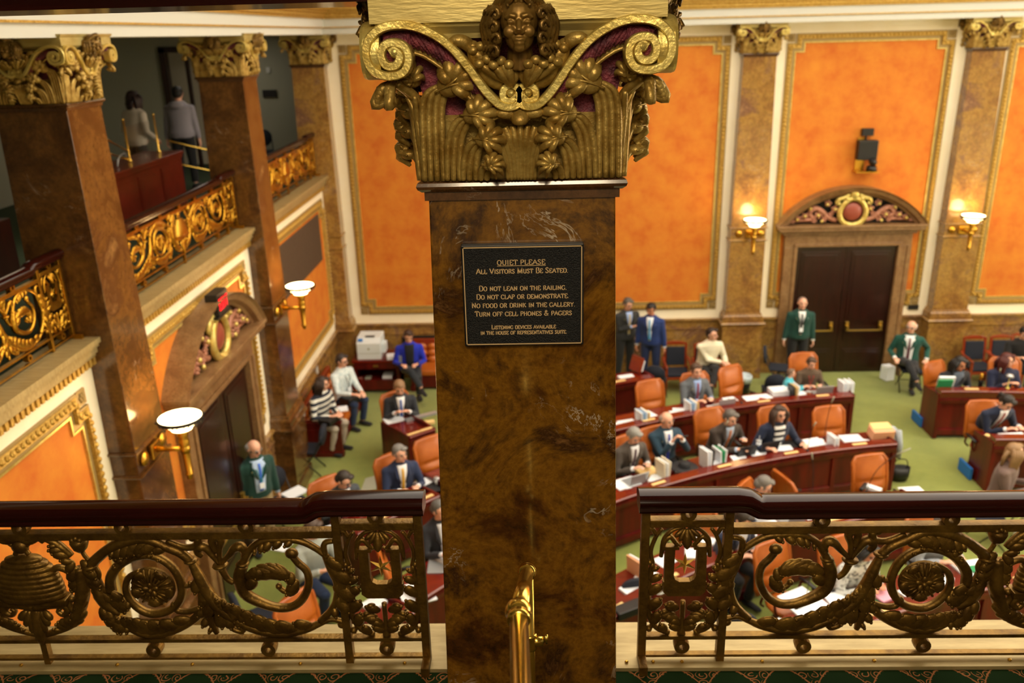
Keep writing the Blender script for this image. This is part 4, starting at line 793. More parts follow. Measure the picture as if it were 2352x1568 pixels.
# ---------------------------------------------------------------- chairs; each faces -y in its own frame
def make_exec(arms=True):
    t = thing('executive_chair', None, 'chair'); lt = MATS['leather']
    # tall padded back: a cushion with rolled top and a tucked lumbar
    def back(u, v):
        x = (u-.5)*2; w = (.27-.03*(v<.15)*(.15-v)/.15)*(1-.22*max(0,(v-.86)/.14)**2.2); z = .52+.62*v; y = .27+.10*v+.03*S(v*PI)*-1
        th = .06*(1-abs(x)**4)*(.75+.25*S(v*PI)) + (.035*math.exp(-((v-.26)/.09)**2)-.03*math.exp(-((v-.44)/.035)**2))*(1-x*x)
        return (x*w, y, z, th)
    m = MB()
    for sd in (-1, 1): m.grid(lambda u, v: (lambda q: (q[0], q[1]+sd*q[3]*(1 if sd < 0 else .8), q[2]+(.03*(1-((u-.5)*2)**2) if v > .97 else 0)))(back(u, v)), 14, 20)
    R = [[Vector((back(u,v)[0], back(u,v)[1]+.035*Co(a), back(u,v)[2]))+Vector((0,0,0)) for a in (0,PI*.5,PI,PI*1.5)] for u, v in [(0,i/10) for i in range(11)]+[(i/10,1) for i in range(11)]+[(1,1-i/10) for i in range(11)]]
    P = [Vector(back(u,v)[:3]) for u, v in [(0,i/8) for i in range(9)]+[(i/8,1) for i in range(1,8)]+[(1,1-i/8) for i in range(9)]]; m.tube(P, .03, 8)
    b = m.build('backrest', lt, t, smooth=True)
    m = MB().ball((0,0,.0), (.27,.27,.065), 18, 8); me = m; s = me.build('seat', lt, t, smooth=True, loc=(0,0,.46)); 
    for sg in (1,-1):
        m = MB().tube(cr([(sg*.24,.16,.42),(sg*.31,.14,.50),(sg*.31,.10,.62),(sg*.30,.02,.66)],4), .016, 6); m.tube(cr([(sg*.24,-.12,.42),(sg*.31,-.12,.52),(sg*.31,-.08,.64)],4), .016, 6); o = m.build('arm_support', MATS['mahogany'], t, smooth=True)
        MB().tube([(sg*.31,.14,.66),(sg*.31,.0,.675),(sg*.30,-.19,.665)], [.022,.034,.026], 8, [.012,.018,.014], nrm=(0,0,1)).build('arm_pad', MATS['black'], o, smooth=True)
    MB().lathe([(.06,.38),(.06,.41),(.03,.37),(.03,.14),(.045,.1)], (0,0,0), 10).build('column', MATS['black'], t, smooth=True)
    m = MB(); 
    for k in range(5): a = 2*PI*k/5; m.tube([(0,0,.13),(.16*Co(a),.16*S(a),.11),(.31*Co(a),.31*S(a),.075)], [.035,.028,.022], 6)
    o = m.build('star_base', MATS['mahogany'], t, smooth=True)
    for k in range(5): a = 2*PI*k/5; MB().ball((.31*Co(a),.31*S(a),.032), .032, 8, 6).build('caster', MATS['black'], o, smooth=True)
    return t
def make_fold():
    t = thing('folding_chair', None, 'chair'); n = MATS['navyfab']
    m = MB(); P = [(.2*Co(a)*(abs(Co(a))**-.15 if abs(Co(a)) > .01 else 1), .72+.18*S(a)) for a in [2*PI*k/20 for k in range(20)]]
    m.rings([[(x,.22+.12*(z-.5),z) for x, z in P],[(x*1.02,.25+.12*(z-.5),z) for x, z in P],[(x,.28+.12*(z-.5),z) for x, z in P]]); m.build('backrest', n, t, smooth=True)
    MB().box(-.2,-.22,.43,.2,.18,.48).build('seat', n, t, bevel=.02)
    for sg in (1,-1):
        MB().tube([(sg*.19,.3,.78),(sg*.2,.16,.45),(sg*.21,-.24,.012)], .012, 6).build('leg', MATS['black'], t, smooth=True); MB().tube([(sg*.18,-.18,.43),(sg*.18,.22,.012)], .012, 6).build('leg', MATS['black'], t, smooth=True)
    m = MB(); m.tube([(-.2,.0,.21),(.2,.0,.21)], .008, 5); m.build('stretcher', MATS['black'], t); return t
def make_guest():
    t = thing('guest_armchair', None, 'chair'); w = MATS['cherry']; n = MATS['navyfab']
    MB().box(-.23,-.24,.42,.23,.2,.49).build('seat', n, t, bevel=.02); MB().cbox((0,.235,.74),(.38,.05,.42), rx=-.12).build('backrest_pad', n, t, bevel=.015)
    m = MB()
    for sg in (1,-1): m.cbox((sg*.215,.245,.75),(.045,.035,.56), rx=-.12)
    m.rings([[(x, .26+y, z) for x, z in [(-.24,1.0),(.24,1.0),(.24,1.03),(.12,1.065),(0,1.075),(-.12,1.065),(-.24,1.03)]] for y in (-.0,.04)]); m.build('back_frame', w, t, bevel=.004)
    m = MB().box(-.26,-.25,.36,.26,.22,.42); m.build('seat_rail', w, t, bevel=.004)
    for sg in (1,-1):
        MB().box(sg*.25-.022,-.26,0,sg*.25+.022,-.215,.66).build('leg', w, t); MB().box(sg*.25-.022,.19,0,sg*.25+.022,.235,.5).build('leg', w, t)
        MB().tube(cr([(sg*.25,.26,.72),(sg*.265,.1,.69),(sg*.265,-.1,.69),(sg*.25,-.27,.66)],4), .028, 6, .015, nrm=(0,0,1)).build('armrest', w, t, smooth=True)
    return t
EX, FO, GU = make_exec(), make_fold(), make_guest(); USED = set()
CC = Vector((7.1, 1.3, 0))                       # centre that all desk rows curve around
def face_c(p): d = CC-p; return math.atan2(d.x, -d.y)
def put(proto, label, p, rz, group=None):
    if proto not in USED: USED.add(proto); proto.location = p; proto.rotation_euler = (0,0,rz); tag(proto, label, group=group); return proto
    return copy_tree(proto, p, rz, label, group)
def chair_at(u, v, label, rz=None, dz=1.13, proto=None, fwd=.33):
    # (u, v): where the top middle of its back shows; the chair stands on the floor below it
    p = atz(u, v, dz); p.z = 0; r = face_c(p) if rz is None else rz; p = p+Vector((S(r), -Co(r), 0))*fwd; return put(proto or EX, label, p, r)

# ---------------------------------------------------------------- curved desk rows
def arcp(r, a): return Vector((CC.x+r*Co(a), CC.y+r*S(a), 0))
def desk(label, r, a0, a1, seats=3, plates=None, h=.86, depth=.62, rail=True, cat='desk', sidewall=False):
    # the front (towards the rostrum) is at radius r, the worktop extends outward
    t = thing('curved_desk', label, cat, arcp(r+.3, (a0+a1)/2)); O = t.location.copy(); n = max(8, int(abs(a1-a0)*r/.22))
    A = [a0+(a1-a0)*i/n for i in range(n+1)]
    def sec(P, name, mt, parent=t, bevel=0):
        return MB().rings([[arcp(r+dr, a)+Vector((0,0,z))-O for dr, z in P] for a in A]).build(name, MATS[mt], parent, bevel=bevel)
    sec([(.10,.74),(depth,.74),(depth,.77),(.10,.77)], 'worktop', 'mahtop')
    sec([(-.03,h-.03),(-.03,h-.01),(-.01,h),(.16,h),(.17,h-.01),(.17,h-.03),(.16,h-.05),(.12,h-.06),(.10,.74),(.04,.74),(0,.80)], 'front_ledge', 'mahtop')
    sec([(.03,.1),(.07,.1),(.07,.80),(.03,.80)], 'front_panel', 'mahogany'); sec([(-.005,.70),(.03,.70),(.03,.80),(-.015,.80),(-.02,.77)], 'ledge_moulding', 'mahogany'); sec([(.0,.08),(.03,.08),(.03,.2),(.01,.2),(.0,.17)], 'base_moulding', 'mahogany')
    ln = abs(a1-a0)*r; k = max(1, int(ln/.95))
    for i in range(k+1):
        a = a0+(a1-a0)*i/k; e = .02*(1 if a0 < a1 else -1)*(1 if i == 0 else -1 if i == k else 0)
        c = arcp(r+.02, a+e/r)-O; MB().cbox(c+Vector((0,0,.39)), (.07,.045,.78), rz=a+PI/2).build('pilaster_strip', MATS['mahogany'], t, bevel=.004)
    for a in (a0, a1):
        c = arcp(r+depth/2, a)-O; 
        M = Matrix.Translation(c) @ Matrix.Rotation(a,4,'Z'); m = MB(); m.prism([(-depth/2,0),(depth/2-.1,0),(depth/2,.1),(depth/2,.80),(-.1,.86),(-depth/2,.87)], 'y', -.02, .02); m.v = [tuple(M @ Vector(p)) for p in m.v]; m.build('end_panel', MATS['mahogany'], t, bevel=.004)
    for j in (plates if plates is not None else [ (i+.5)/seats for i in range(seats)]):
        a = a0+(a1-a0)*j; c = arcp(r+.07, a)-O; MB().cbox(c+Vector((0,0,h+.004)), (.24,.055,.012), rz=a+PI/2).build('brass_nameplate', MATS['manila'], t, bevel=.004)
    return t
def ang(u, v, z=.86): p = atz(u, v, z); return math.atan2(p.y-CC.y, p.x-CC.x)
DA = 1.66
desk('second curved mahogany desk row from the back, ending at the green aisle', 12.99, ang(1963,908), ang(1418,986)+.25, 7)
desk('left stretch of the long desk row, in front of the man in the yellow tie', 12.8, ang(1418,986)+.27, ang(770,1195), 4)
desk('third curved mahogany desk row, with cream folders at its aisle end', 11.1, ang(2060,1017), ang(1418,1148)+.3, 7)
desk('left stretch of the third desk row, seen beside the foreground pier', 11.0, ang(1418,1148)+.32, ang(850,1430), 4)
desk('fourth curved desk row, seen just below the right handrail', 9.25, 1.76, 2.35, 6)
desk('nearest curved desk row, seen through the right scroll railing', 7.5, 1.68, 2.62, 7)
desk('rearmost desk row, left of the pier, where the grey-suited man reads', 14.7, ang(897,975), ang(1000,985), 2, depth=.95)
desk('rearmost desk row stub with ledger, right of the pier', 14.72, ang(1497,862), ang(1418,880)+.08, 2, plates=[.35])
def rdesk(label, a0, r, a1, n): return desk(label, r, a0, a1, n, h=.95, cat='desk')
rdesk('aisle-end mahogany desk on the right, holding the green folder', math.atan2(14.15-1.3, 7.2-7.1), 12.85, 1.30, 3)
rdesk('mahogany desk at the right edge, where the bent navy-suited man writes', math.atan2(12.25-1.3, 7.2-7.1), 10.95, 1.30, 2)
rdesk('right part of the fourth desk row, partly behind the handrail', 1.50, 9.25, 1.25, 2)
tag(MB().box(7.15,14.6,.02,7.19,15.0,.2).build('blue_bin', MATS['blue']), 'low blue box under the aisle-end desk with the green folder', 'box')
tag(MB().box(7.1,12.6,.02,7.14,13.0,.22).build('blue_bin', MATS['blue']), 'low blue box under the right-edge desk', 'box')

# ---------------------------------------------------------------- bench, printer table, sofa
def sofa(label, w, loc, rz):
    t = thing('leather_bench', label, 'bench', loc, rz); mh = MATS['mahogany']; c = MATS['cherry']
    MB().box(-w/2+.08,-.32,.32,w/2-.08,.2,.46).build('seat_cushion', MATS['leather'], t, bevel=.04)
    m = MB(); nn = int(w/.22)
    for i in range(nn):
        for j in range(3): m.ball((-w/2+.08+(i+.5)*(w-.16)/nn, .22+.03*j, .5+.14*j), ((w-.16)/nn*.54,.06,.085), 8, 6)
    m.build('tufted_back', MATS['leather'], t, smooth=True)
    MB().box(-w/2,.26,.05,w/2,.34,.95).build('back_panel', c, t, bevel=.006); MB().box(-w/2+.08,-.3,.06,w/2-.08,.2,.32).build('base', mh, t)
    for sg in (1,-1):
        a, b = sorted((sg*w/2, sg*(w/2-.08))); m = MB().box(a,-.36,.08,b,.34,.64); m.box(a-.02,-.38,.64,b+.02,.34,.69); m.box(a-.02,-.38,0,b+.02,.34,.1); m.box(a-.012 if sg < 0 else b-.001,-.28,.2,a+.001 if sg < 0 else b+.012,.24,.54); m.build('arm_panel', mh, t, bevel=.006)
    return t
sofa('tufted orange leather bench with mahogany end, along the left wall', 2.1, (-3.86, 14.78, 0), PI/2)
sofa('tufted orange leather bench against the far wall, behind the foreground pier', 2.6, (-1.35, 17.05, 0), 0)
t = thing('printer_table', 'dark mahogany table with drawer and open shelf under the printer', 'table', (-3.35, 16.9, 0)); k = MATS['mahogany']
MB().box(-.5,-.34,.7,.5,.34,.76).build('table_top', MATS['mahtop'], t, bevel=.006); m = MB(); m.box(-.47,-.3,0,-.42,.32,.7); m.box(.42,-.3,0,.47,.32,.7); m.box(-.47,.28,0,.47,.32,.7); m.box(-.47,-.3,.08,.47,.3,.3); m.build('carcass', k, t)
dr = MB().box(-.42,-.32,.56,.42,-.28,.7).build('drawer', k, t, bevel=.006); MB().box(-.05,-.35,.62,.05,-.31,.65).build('drawer_pull', MATS['brasspl'], dr)
t = thing('printer', 'white desktop laser printer on the mahogany table in the far corner', 'printer', (-3.48, 16.88, .76)); w = mat('printerwhite', 'd4dce0', .4)
MB().rings([[(x,-.27,0),(x,-.27,.36),(x,-.15,.46),(x,.27,.46),(x,.27,0)] for x in (-.25,.25)]).build('body', w, t, bevel=.015); MB().box(-.08,-.16,.462,.12,-.06,.468).build('output_slot', MATS['black'], t); MB().cbox((-.17,-.21,.42),(.1,.07,.02), rx=.6).build('control_panel', MATS['blue'], t); MB().box(.25,-.12,.1,.33,.12,.3).build('side_cover', w, t, bevel=.01); m = MB().box(-.23,-.275,.14,.23,-.27,.145); m.box(-.02,-.275,.22,.02,-.27,.26); m.build('front_seam', MATS['grey'], t)
tag(MB().cbox((-2.98,16.72,.79),(.3,.25,.06), rz=.2).build('paper_stack', MATS['paper'], bevel=.004), 'white ream of paper beside the printer', 'paper'); tag(MB().box(-3.25,16.68,.30,-3.05,16.95,.36).build('paper_stack', MATS['paper']), 'white paper stack on the open shelf of the printer table', 'paper')
tag(MB().box(-3.62,16.66,.3,-3.5,16.8,.33).build('stapler', MATS['grey']), 'small grey object on the open shelf of the printer table', 'stapler')
tag(MB().add([(-2.95,12.4,.012),(-2.05,12.9,.012),(-2.3,13.3,.012),(-2.95,12.9,.012),(-2.95,12.4,.004),(-2.05,12.9,.004),(-2.3,13.3,.004),(-2.95,12.9,.004)], [(0,1,2,3),(7,6,5,4),(0,4,5,1),(1,5,6,2),(2,6,7,3),(3,7,4,0)]).build('floor_mat', MATS['grey']), 'grey floor mat on the green carpet near the left bench', 'mat')
# trash bin
p = atz(1708, 868, .35); t = thing('waste_bin', 'black bin with a clear liner at the foot of the left far pilaster', 'bin', (p.x, p.y, 0)); MB().lathe([(.12,0),(.16,.36),(.15,.36),(.11,.02)], (0,0,0), 16).build('body', MATS['black'], t, smooth=True); MB().lathe([(.165,.28),(.175,.40),(.16,.42),(.14,.33)], (0,0,0), 14).build('liner', mat('liner', 'b8c8d0', .3), t, smooth=True)
# chairs
chair_at(1493,878,'empty orange leather chair right of the pier, behind the second desk row')
chair_at(1678,845,'empty orange leather chair right of the grey-suited man, turned aside', rz=.55)
chair_at(1596,860,'orange leather chair under the man in the grey suit and red tie')
chair_at(1846,815,'orange leather chair holding the child in the brown jacket')
chair_at(1502,985,'orange leather chair behind the bald man with the phone')
chair_at(1630,943,'orange leather chair behind the man in the brown suit')
chair_at(1777,938,'orange leather chair behind the long-haired woman in navy')
chair_at(1905,938,'empty orange leather chair at the aisle end of the third desk row')
chair_at(1440,1005,'orange leather chair of the grey-haired man beside the pier')
chair_at(2000,1050,'empty orange leather chair in front of the folders, behind the fourth row')
chair_at(1822,1092,'orange leather chair turned edge-on beside the bent grey-haired man', rz=1.9, fwd=.2)
chair_at(1712,1115,'orange leather chair of the bent grey-haired man by the handrail', rz=.9)
chair_at(1775,1250,'empty orange leather chair seen through the scroll left of the rosette')
chair_at(1600,1170,'orange leather chair seen through the U panel, right of the pier', rz=-.4)
chair_at(2125,1188,'orange leather chair under the handrail, holding the grey-haired person')
chair_at(1925,1240,'orange leather chair behind the black-haired person in the patterned blouse')
chair_at(2148,835,'orange leather chair of the woman in the dark blazer', rz=.5)
chair_at(2310,825,'orange leather chair of the red-haired woman')
chair_at(2262,925,'orange leather chair behind the bent man in the navy suit')
chair_at(905,905,'orange leather chair of the reading man in the charcoal suit')
chair_at(895,1050,'orange leather chair behind the man with the yellow tie')
chair_at(985,1010,'orange leather chair tucked close to the left edge of the pier')
chair_at(745,1105,'orange leather chair behind the man bowed over the left handrail')
chair_at(880,1275,'orange leather chair seen through the left U panel', rz=1.9)
chair_at(675,1375,'orange leather chair seen low through the left scrollwork')
def fold_at(u, v, label, rz, dz=.9): return chair_at(u, v, label, rz, dz, FO, .25)
fold_at(1505,838,'navy folding chair behind the rearmost desk stub, right of the pier', 2.9); fold_at(1783,858,'navy folding chair beside the child in the turquoise shirt', 3.0)
fold_at(1762,795,'open navy folding chair beside the far pilaster, seen side-on', 1.3); fold_at(2030,970,'folding chair in the aisle draped with the grey jacket', 2.6)
fold_at(628,1075,'black folding chair beside the standing man by the left door', .9); fold_at(2090,790,'folding chair under the seated man in the green blazer', -.15)
fold_at(2335,1130,'folding chair under the woman in the taupe cardigan', -1.9); fold_at(1460,1340,'navy folding chair low beside the pier, right side', 3.3, .8); fold_at(1700,1420,'navy folding chair behind the first scroll of the right railing', 3.2, .8); fold_at(545,1380,'navy folding chair low behind the left scrollwork', 2.2, .8)
fold_at(738,1000,'folded black chair leaning between the left wall and the bench', -PI/2, .7)
GU.scale = (1,1,.93)
def guest_at(u, v, label, rz=0): return chair_at(u, v, label, rz, .98, GU, .28)
guest_at(1552,785,'cherry armchair with navy pad holding a paper cup'); guest_at(1620,787,'cherry armchair under the woman in the cream sweater')
guest_at(2240,772,'cherry armchair with navy pad, right of the rightmost far pilaster'); guest_at(2302,770,'cherry armchair with navy pad, second from the right far pilaster'); guest_at(2352,765,'cherry armchair cut off by the right edge of the photo')
# ---------------------------------------------------------------- people
SK = {'a':mat('skina','e2b096',.55,col2='d8a086',scale=9),'b':mat('skinb','c88a68',.55,col2='bc7c5c',scale=9),'c':mat('skinc','a86a48',.55)}
def cloth(c, name=None): return mat('cloth_'+c, c, .85, bump=.25, bscale=120, sheen=.1)
def limb(a, b, l1, l2, hint):
    # two-bone joint between a and b
    d = b-a; L = min(d.length, (l1+l2)*.999); d = d.normalized(); x = (l1*l1-l2*l2+L*L)/(2*L); hgt = math.sqrt(max(l1*l1-x*x, 0)); h = Vector(hint); h = (h-d*h.dot(d)).normalized(); return a+d*x+h*hgt, a+d*L
def person(label, uv, zh, th, top, bot='14151a', hair=('short','3a2a1e'), shirt=None, tie=None, hands=None, lean=.06, look=(0,0), legs='sit', skin='a', sc=1.0, extras=(), loc=None, p=None, topm=None, shirtm=None):
    # (u, v): where the head shows, zh: height of the head's middle; th: facing
    P = atz(uv[0], uv[1], zh) if uv else Vector((loc[0], loc[1], 0)); f = Vector((S(th), -Co(th), 0)); zb = (loc[2] if loc else 0); sit = legs != 'stand'
    up = (0 if sit else .42); hz = ((1.34 if sit else 1.72)*sc) - (1-Co(min(lean*1.6,1)))*.35
    base = P-f*(lean*1.25*sc)
    t = thing('person', label, 'person', (base.x, base.y, zb if zb else 0), th); t.scale = (sc*1.20, sc*1.14, sc*(1.08 if legs != 'stand' else 1.04))
    if not zb: t.location.z = (zh-hz) if (sc < .9 or abs(zh-hz) < .12) else 0
    if sc >= .9 and not zb: t.location.z = 0
    h = .55+up; ln = lean
    # spine: (y, z, half width, half depth)
    sp = [(.0,h-.07,.165,.115),(0,h+.02,.178,.122),(-.2*ln,h+.12,.16,.112),(-.45*ln,h+.25,.168,.118),(-.7*ln,h+.37,.188,.118),(-.88*ln,h+.46,.185,.10),(-1.0*ln,h+.52,.10,.075),(-1.08*ln,h+.56,.06,.06)]
    def torso(m, e, lo=0):
        m.rings([[((w+e)*Co(a)*(abs(Co(a))**-.12 if abs(Co(a))>.02 else 1), y+(d+e)*S(a), z) for a in [2*PI*k/20 for k in range(20)]] for y, z, w, d in sp[lo:]])
    neck = Vector((0,-1.08*ln,h+.53)); hd = neck+Vector((0,-.02-.12*ln,.155-.06*ln)); HM = Matrix.Translation(hd) @ Matrix.Rotation(look[0],4,'Z') @ Matrix.Rotation(look[1]+ln*.5,4,'X')
    body = MB(); torso(body, -.012); body.tube([neck-Vector((0,-.0,.06)), hd+Vector((0,.02,-.05))], [.056,.05], 10)
    body.ball(HM @ Vector((0,.008,.028)), (.074,.094,.09), 16, 12); body.ball(HM @ Vector((0,-.022,-.04)), (.056,.066,.07), 14, 10); body.ball(HM @ Vector((0,-.07,-.088)), (.022,.02,.018), 8, 6)
    body.tube([HM @ Vector(q) for q in ((0,-.084,.02),(0,-.104,-.008),(0,-.108,-.022))], [.008,.012,.014], 8)
    for s in (1,-1): body.ball(HM @ Vector((s*.076,.008,0)), (.011,.02,.03), 8, 6); body.ball(HM @ Vector((s*.036,-.062,-.02)), (.024,.022,.022), 8, 6)
    tp = MB(); torso(tp, .016); bt = MB(); bt.rings([[((w+.006)*Co(a), y+(d+.008)*S(a), z) for a in [2*PI*k/16 for k in range(16)]] for y, z, w, d in [(0.0,h-.10,.15,.11),(0,h-.04,.172,.12),(0,h+.06,.17,.118)]])
    hands = hands or (((-.12,-.34,h+.16),(.12,-.34,h+.16)) if sit else ((-.25,-.03,.82),(.25,-.03,.82)))
    cuffs = []
    for s, hp in ((-1, hands[0]), (1, hands[1])):
        sh = Vector((s*.175,-.86*ln,h+.43)); el, wr = limb(sh, Vector(hp), .29, .26, (s*.5,.5,-.8)); d = (wr-el).normalized()
        body.tube([sh, sh.lerp(el,.5), el, el.lerp(wr,.4), wr], [.05,.045,.036,.037,.026], 10)
        tp.tube([sh+Vector((-s*.05,0,.01)), sh, sh.lerp(el,.5), el, el.lerp(wr,.5), wr-d*.02], [.06,.068,.058,.05,.046,.04], 10); tp.ball(sh, .069, 10, 8)
        # hand: palm, four unequal fingers, thumb from its side
        q = Vector((0,0,-1)); q = (q-d*q.dot(d)); q = q.normalized() if q.length > .05 else Vector((0,-1,0)); sd = d.cross(q).normalized(); pc = wr+d*.045; 
        body.tube([wr, wr+d*.03, wr+d*.085], [.024,.04,.038], 10, [.02,.018,.014], nrm=q)
        for k, fl in enumerate((.062,.074,.07,.054)):
            o = sd*((k-1.5)*.0195); a = wr+d*.078+o; body.tube([a, a+d*fl*.5+q*.006, a+d*fl*.8+q*.03, a+d*fl*.85+q*.045], [.0095,.0092,.0085,.007], 6)
        o = sd*(-s*.032); a = wr+d*.03+o; body.tube([a, a+sd*(-s*.022)+d*.025, a+sd*(-s*.024)+d*.05+q*.016], [.013,.0115,.009], 6); cuffs.append((wr, d))
    shoes = []
    for s in (-1,1):
        hip = Vector((s*.09,0,h-.03))
        if legs == 'stand': kn = Vector((s*.10,-.01,.50)); an = Vector((s*.11,.03,.09)); fd = Vector((s*.15,-1,0))
        elif legs == 'cross' and s == 1: kn = Vector((.0,-.44,.64)); an = Vector((-.20,-.68,.42)); fd = Vector((-.35,-.8,-.25))
        elif legs == 'crossl' and s == -1: kn = Vector((.0,-.44,.64)); an = Vector((.16,-.62,.36)); fd = Vector((.3,-.8,-.2))
        else: kn = Vector((s*.12,-.40,.51)); an = Vector((s*.12,-.30,.09)); fd = Vector((s*.1,-1,0))
        body.tube([hip, hip.lerp(kn,.5), kn, kn.lerp(an,.4), an], [.078,.068,.05,.052,.034], 10)
        bt.tube([hip, hip.lerp(kn,.5), kn, kn.lerp(an,.4), an+(kn-an).normalized()*.02], [.096,.085,.068,.062,.056], 10); bt.ball(kn, .067, 10, 8)
        fd.normalize(); z = Vector((0,0,-.045)); shoes.append([an+z-fd*.06, an+z, an+z+fd*.09, an+z+fd*.17, an+z+fd*.20])
    body.build('body', SK[skin], t, remesh=.0095, sm=1); tp.build('jacket' if shirt else 'top', topm or cloth(top), t, remesh=.015, sm=2); bt.build('trousers', cloth(bot), t, remesh=.016, sm=2)
    for q in shoes: MB().tube(q, [.036,.042,.044,.038,.015], 10, [.038,.04,.028,.022,.01], nrm=(0,0,1)).build('shoe', cloth('101012'), t, smooth=True)
    for wr, d in cuffs:
        if shirt: MB().tube([wr-d*.04, wr+d*.004], [.036,.033], 10).build('cuff', cloth(shirt), t, smooth=True)
    # front of the shirt, tie, collar
    def front(name, w0, w1, z0, z1, off, mt):
        def fn(u, v):
            z = z0+(z1-z0)*v; k = 0
            while k < len(sp)-2 and sp[k+1][1] < z: k += 1
            a, b = sp[k], sp[k+1]; q = min(max((z-a[1])/(b[1]-a[1]),0),1); y = a[0]+(b[0]-a[0])*q; w = a[2]+(b[2]-a[2])*q; d = a[3]+(b[3]-a[3])*q; x = (u-.5)*2*(w0+(w1-w0)*v)
            return (x, y-(d+off)*math.sqrt(max(0,1-(x/(w+.02))**2)), z)
        MB().grid(fn, 6, 12).build(name, mt, t, smooth=True, solid=.008)
    if shirt or shirtm:
        wd = .085 if 'open' in extras else .062
        front('shirt_front', .018 if 'open' not in extras else .06, wd, h+.04, h+.535, .026, shirtm or cloth(shirt)); MB().tube([neck+Vector((.062*Co(a), .06*S(a)*1.0-.0, .012-.018*(S(a)<0)*-S(a))) for a in [2*PI*k/14 for k in range(14)]], .013, 6, loop=True).build('collar', shirtm or cloth(shirt), t, smooth=True)
        for s in (1,-1):
            if 'nolapel' not in extras: MB().tube([(s*.03,-.45*ln-.148,h+.26),(s*.075,-.75*ln-.14,h+.38),(s*.072,-.95*ln-.085,h+.52)], [.008,.03,.016], 6, [.004,.006,.006], nrm=(0,1,0)).build('lapel', topm or cloth(top), t, smooth=True)
    if tie: front('tie', .024, .012, h+.06, h+.49, .036, cloth(tie) if isinstance(tie,str) else tie); MB().ball((0,-1.0*ln-.083,h+.50), (.018,.014,.018), 8, 6).build('tie_knot', cloth(tie) if isinstance(tie,str) else tie, t, smooth=True)
    if 'lanyard' in extras:
        m = MB()
        for s in (1,-1): m.tube([(s*.055,-.9*ln-.03,h+.53),(s*.04,-.7*ln-.15,h+.40),(0,-.4*ln-.165,h+.20)], .005, 5)
        m.build('lanyard', cloth('1a8a8a' if 'teal' in extras else 'c03030' if 'red' in extras else '202024'), t); MB().cbox((0,-.35*ln-.172,h+.16),(.06,.006,.085)).build('badge', MATS['paper'], t)
    if 'pin' in extras: MB().ball((-.09,-.7*ln-.135,h+.39), (.013,.008,.013), 8, 6).build('lapel_pin', MATS['goldbright'], t)
    if 'whitepin' in extras: MB().ball((.09,-.7*ln-.135,h+.39), (.014,.008,.014), 8, 6).build('lapel_pin', MATS['paper'], t)
    # face details
    for s in (1,-1):
        MB().ball(HM @ Vector((s*.031,-.082,.014)), (.014,.009,.008), 8, 6).build('eye', MATS['dark'], t); 
    for s in (1,-1): MB().tube([HM @ Vector(q) for q in ((s*.014,-.090,.032),(s*.034,-.088,.038),(s*.052,-.072,.032))], .0045, 5).build('eyebrow', mat('hair_'+hair[1], hair[1], .55, bump=.6, bscale=90, stretch=(1,1,.2)), t)
    MB().tube([HM @ Vector(q) for q in ((-.024,-.082,-.055),(0,-.091,-.053),(.024,-.082,-.055))], .0055, 6).build('mouth', mat('lip','a04c44',.5), t)
    hs, hc = hair; hm = mat('hair_'+hc, hc, .55, bump=.6, bscale=90, stretch=(1,1,.2)); m = MB()
    if hs != 'none':
        def hb(c, r, n=16): m.ball(HM @ Vector(c), r, n, 10, HM.to_3x3())
        if hs == 'bald': 
            for s in (1,-1): hb((s*.057,.03,.004), (.026,.068,.052))
            hb((0,.078,-.005), (.062,.036,.06))
        elif hs == 'shaved': hb((0,.022,.036), (.0775,.0905,.088))
        else:
            hb((0,.022,.048), (.083,.094,.088)); hb((0,.05,.0), (.078,.066,.075)); 
            for s in (1,-1): hb((s*.062,.015,.02), (.02,.055,.05))
            hb((.02,-.045,.098), (.05,.04,.028))
            if hs == 'beard' : hb((0,-.045,-.082), (.045,.045,.035))
            if hs in ('long','wavy'):
                for s in (1,-1):
                    for k in range(4):
                        P0 = [HM @ Vector((s*.055,.06-.03*k,.07)), HM @ Vector((s*(.088+.004*k),.05-.03*k,0)), HM @ Vector((s*(.095),.045-.025*k,-.09)), HM @ Vector((s*(.085),.05-.03*k,-.19))+Vector((0,.0,-.02))]; m.tube(cr(P0,4), lerpn([.02,.032,.03,.012],13), 8)
                m.tube([HM @ Vector((0,.07,.02)), HM @ Vector((0,.10,-.08)), HM @ Vector((0,.10,-.2))], [.08,.085,.05], 10, [.03,.03,.02], nrm=(0,1,0))
            if hs == 'pony': m.tube([HM @ Vector((0,.09,.04)), HM @ Vector((0,.14,.0)), HM @ Vector((.02,.13,-.12))], [.03,.035,.015], 8)
            if hs == 'bun': hb((0,.105,.03), (.035,.035,.035))
        m.build('hair', hm, t, smooth=True)
    if 'glasses' in extras:
        m = MB()
        for s in (1,-1): m.tube([HM @ Vector((s*.034+.022*Co(a), -.094, .012+.017*S(a))) for a in [2*PI*k/12 for k in range(12)]], .0028, 5, loop=True); m.tube([HM @ Vector((s*.056,-.092,.014)), HM @ Vector((s*.078,0,.012))], .0025, 5)
        m.tube([HM @ Vector((-.012,-.096,.012)), HM @ Vector((.012,-.096,.012))], .0025, 5); m.build('glasses', MATS['black'], t)
    if 'hood' in extras: m = MB(); m.ball((0,.09,h+.50), (.12,.07,.07), 12, 8); m.build('hood', cloth(top), t, smooth=True)
    return t
def at_face(u, v, zh): return face_c(atz(u, v, zh))
WR = ((-.10,-.38,.82),(.13,-.36,.82)); 
def seated(label, u, v, top, zh=1.31, th=None, **k):
    th = at_face(u, v, zh) if th is None else th; k.setdefault('hands', WR); return person(label, (u, v), zh, th, top, **k)
seated('man in a grey suit with a red tie, facing out from the second desk row', 1597,852,'5a6068', shirt='8fa8d8', tie='7a1c30', hair=('short','4a3424'), look=(.0,.1), extras=('pin',))
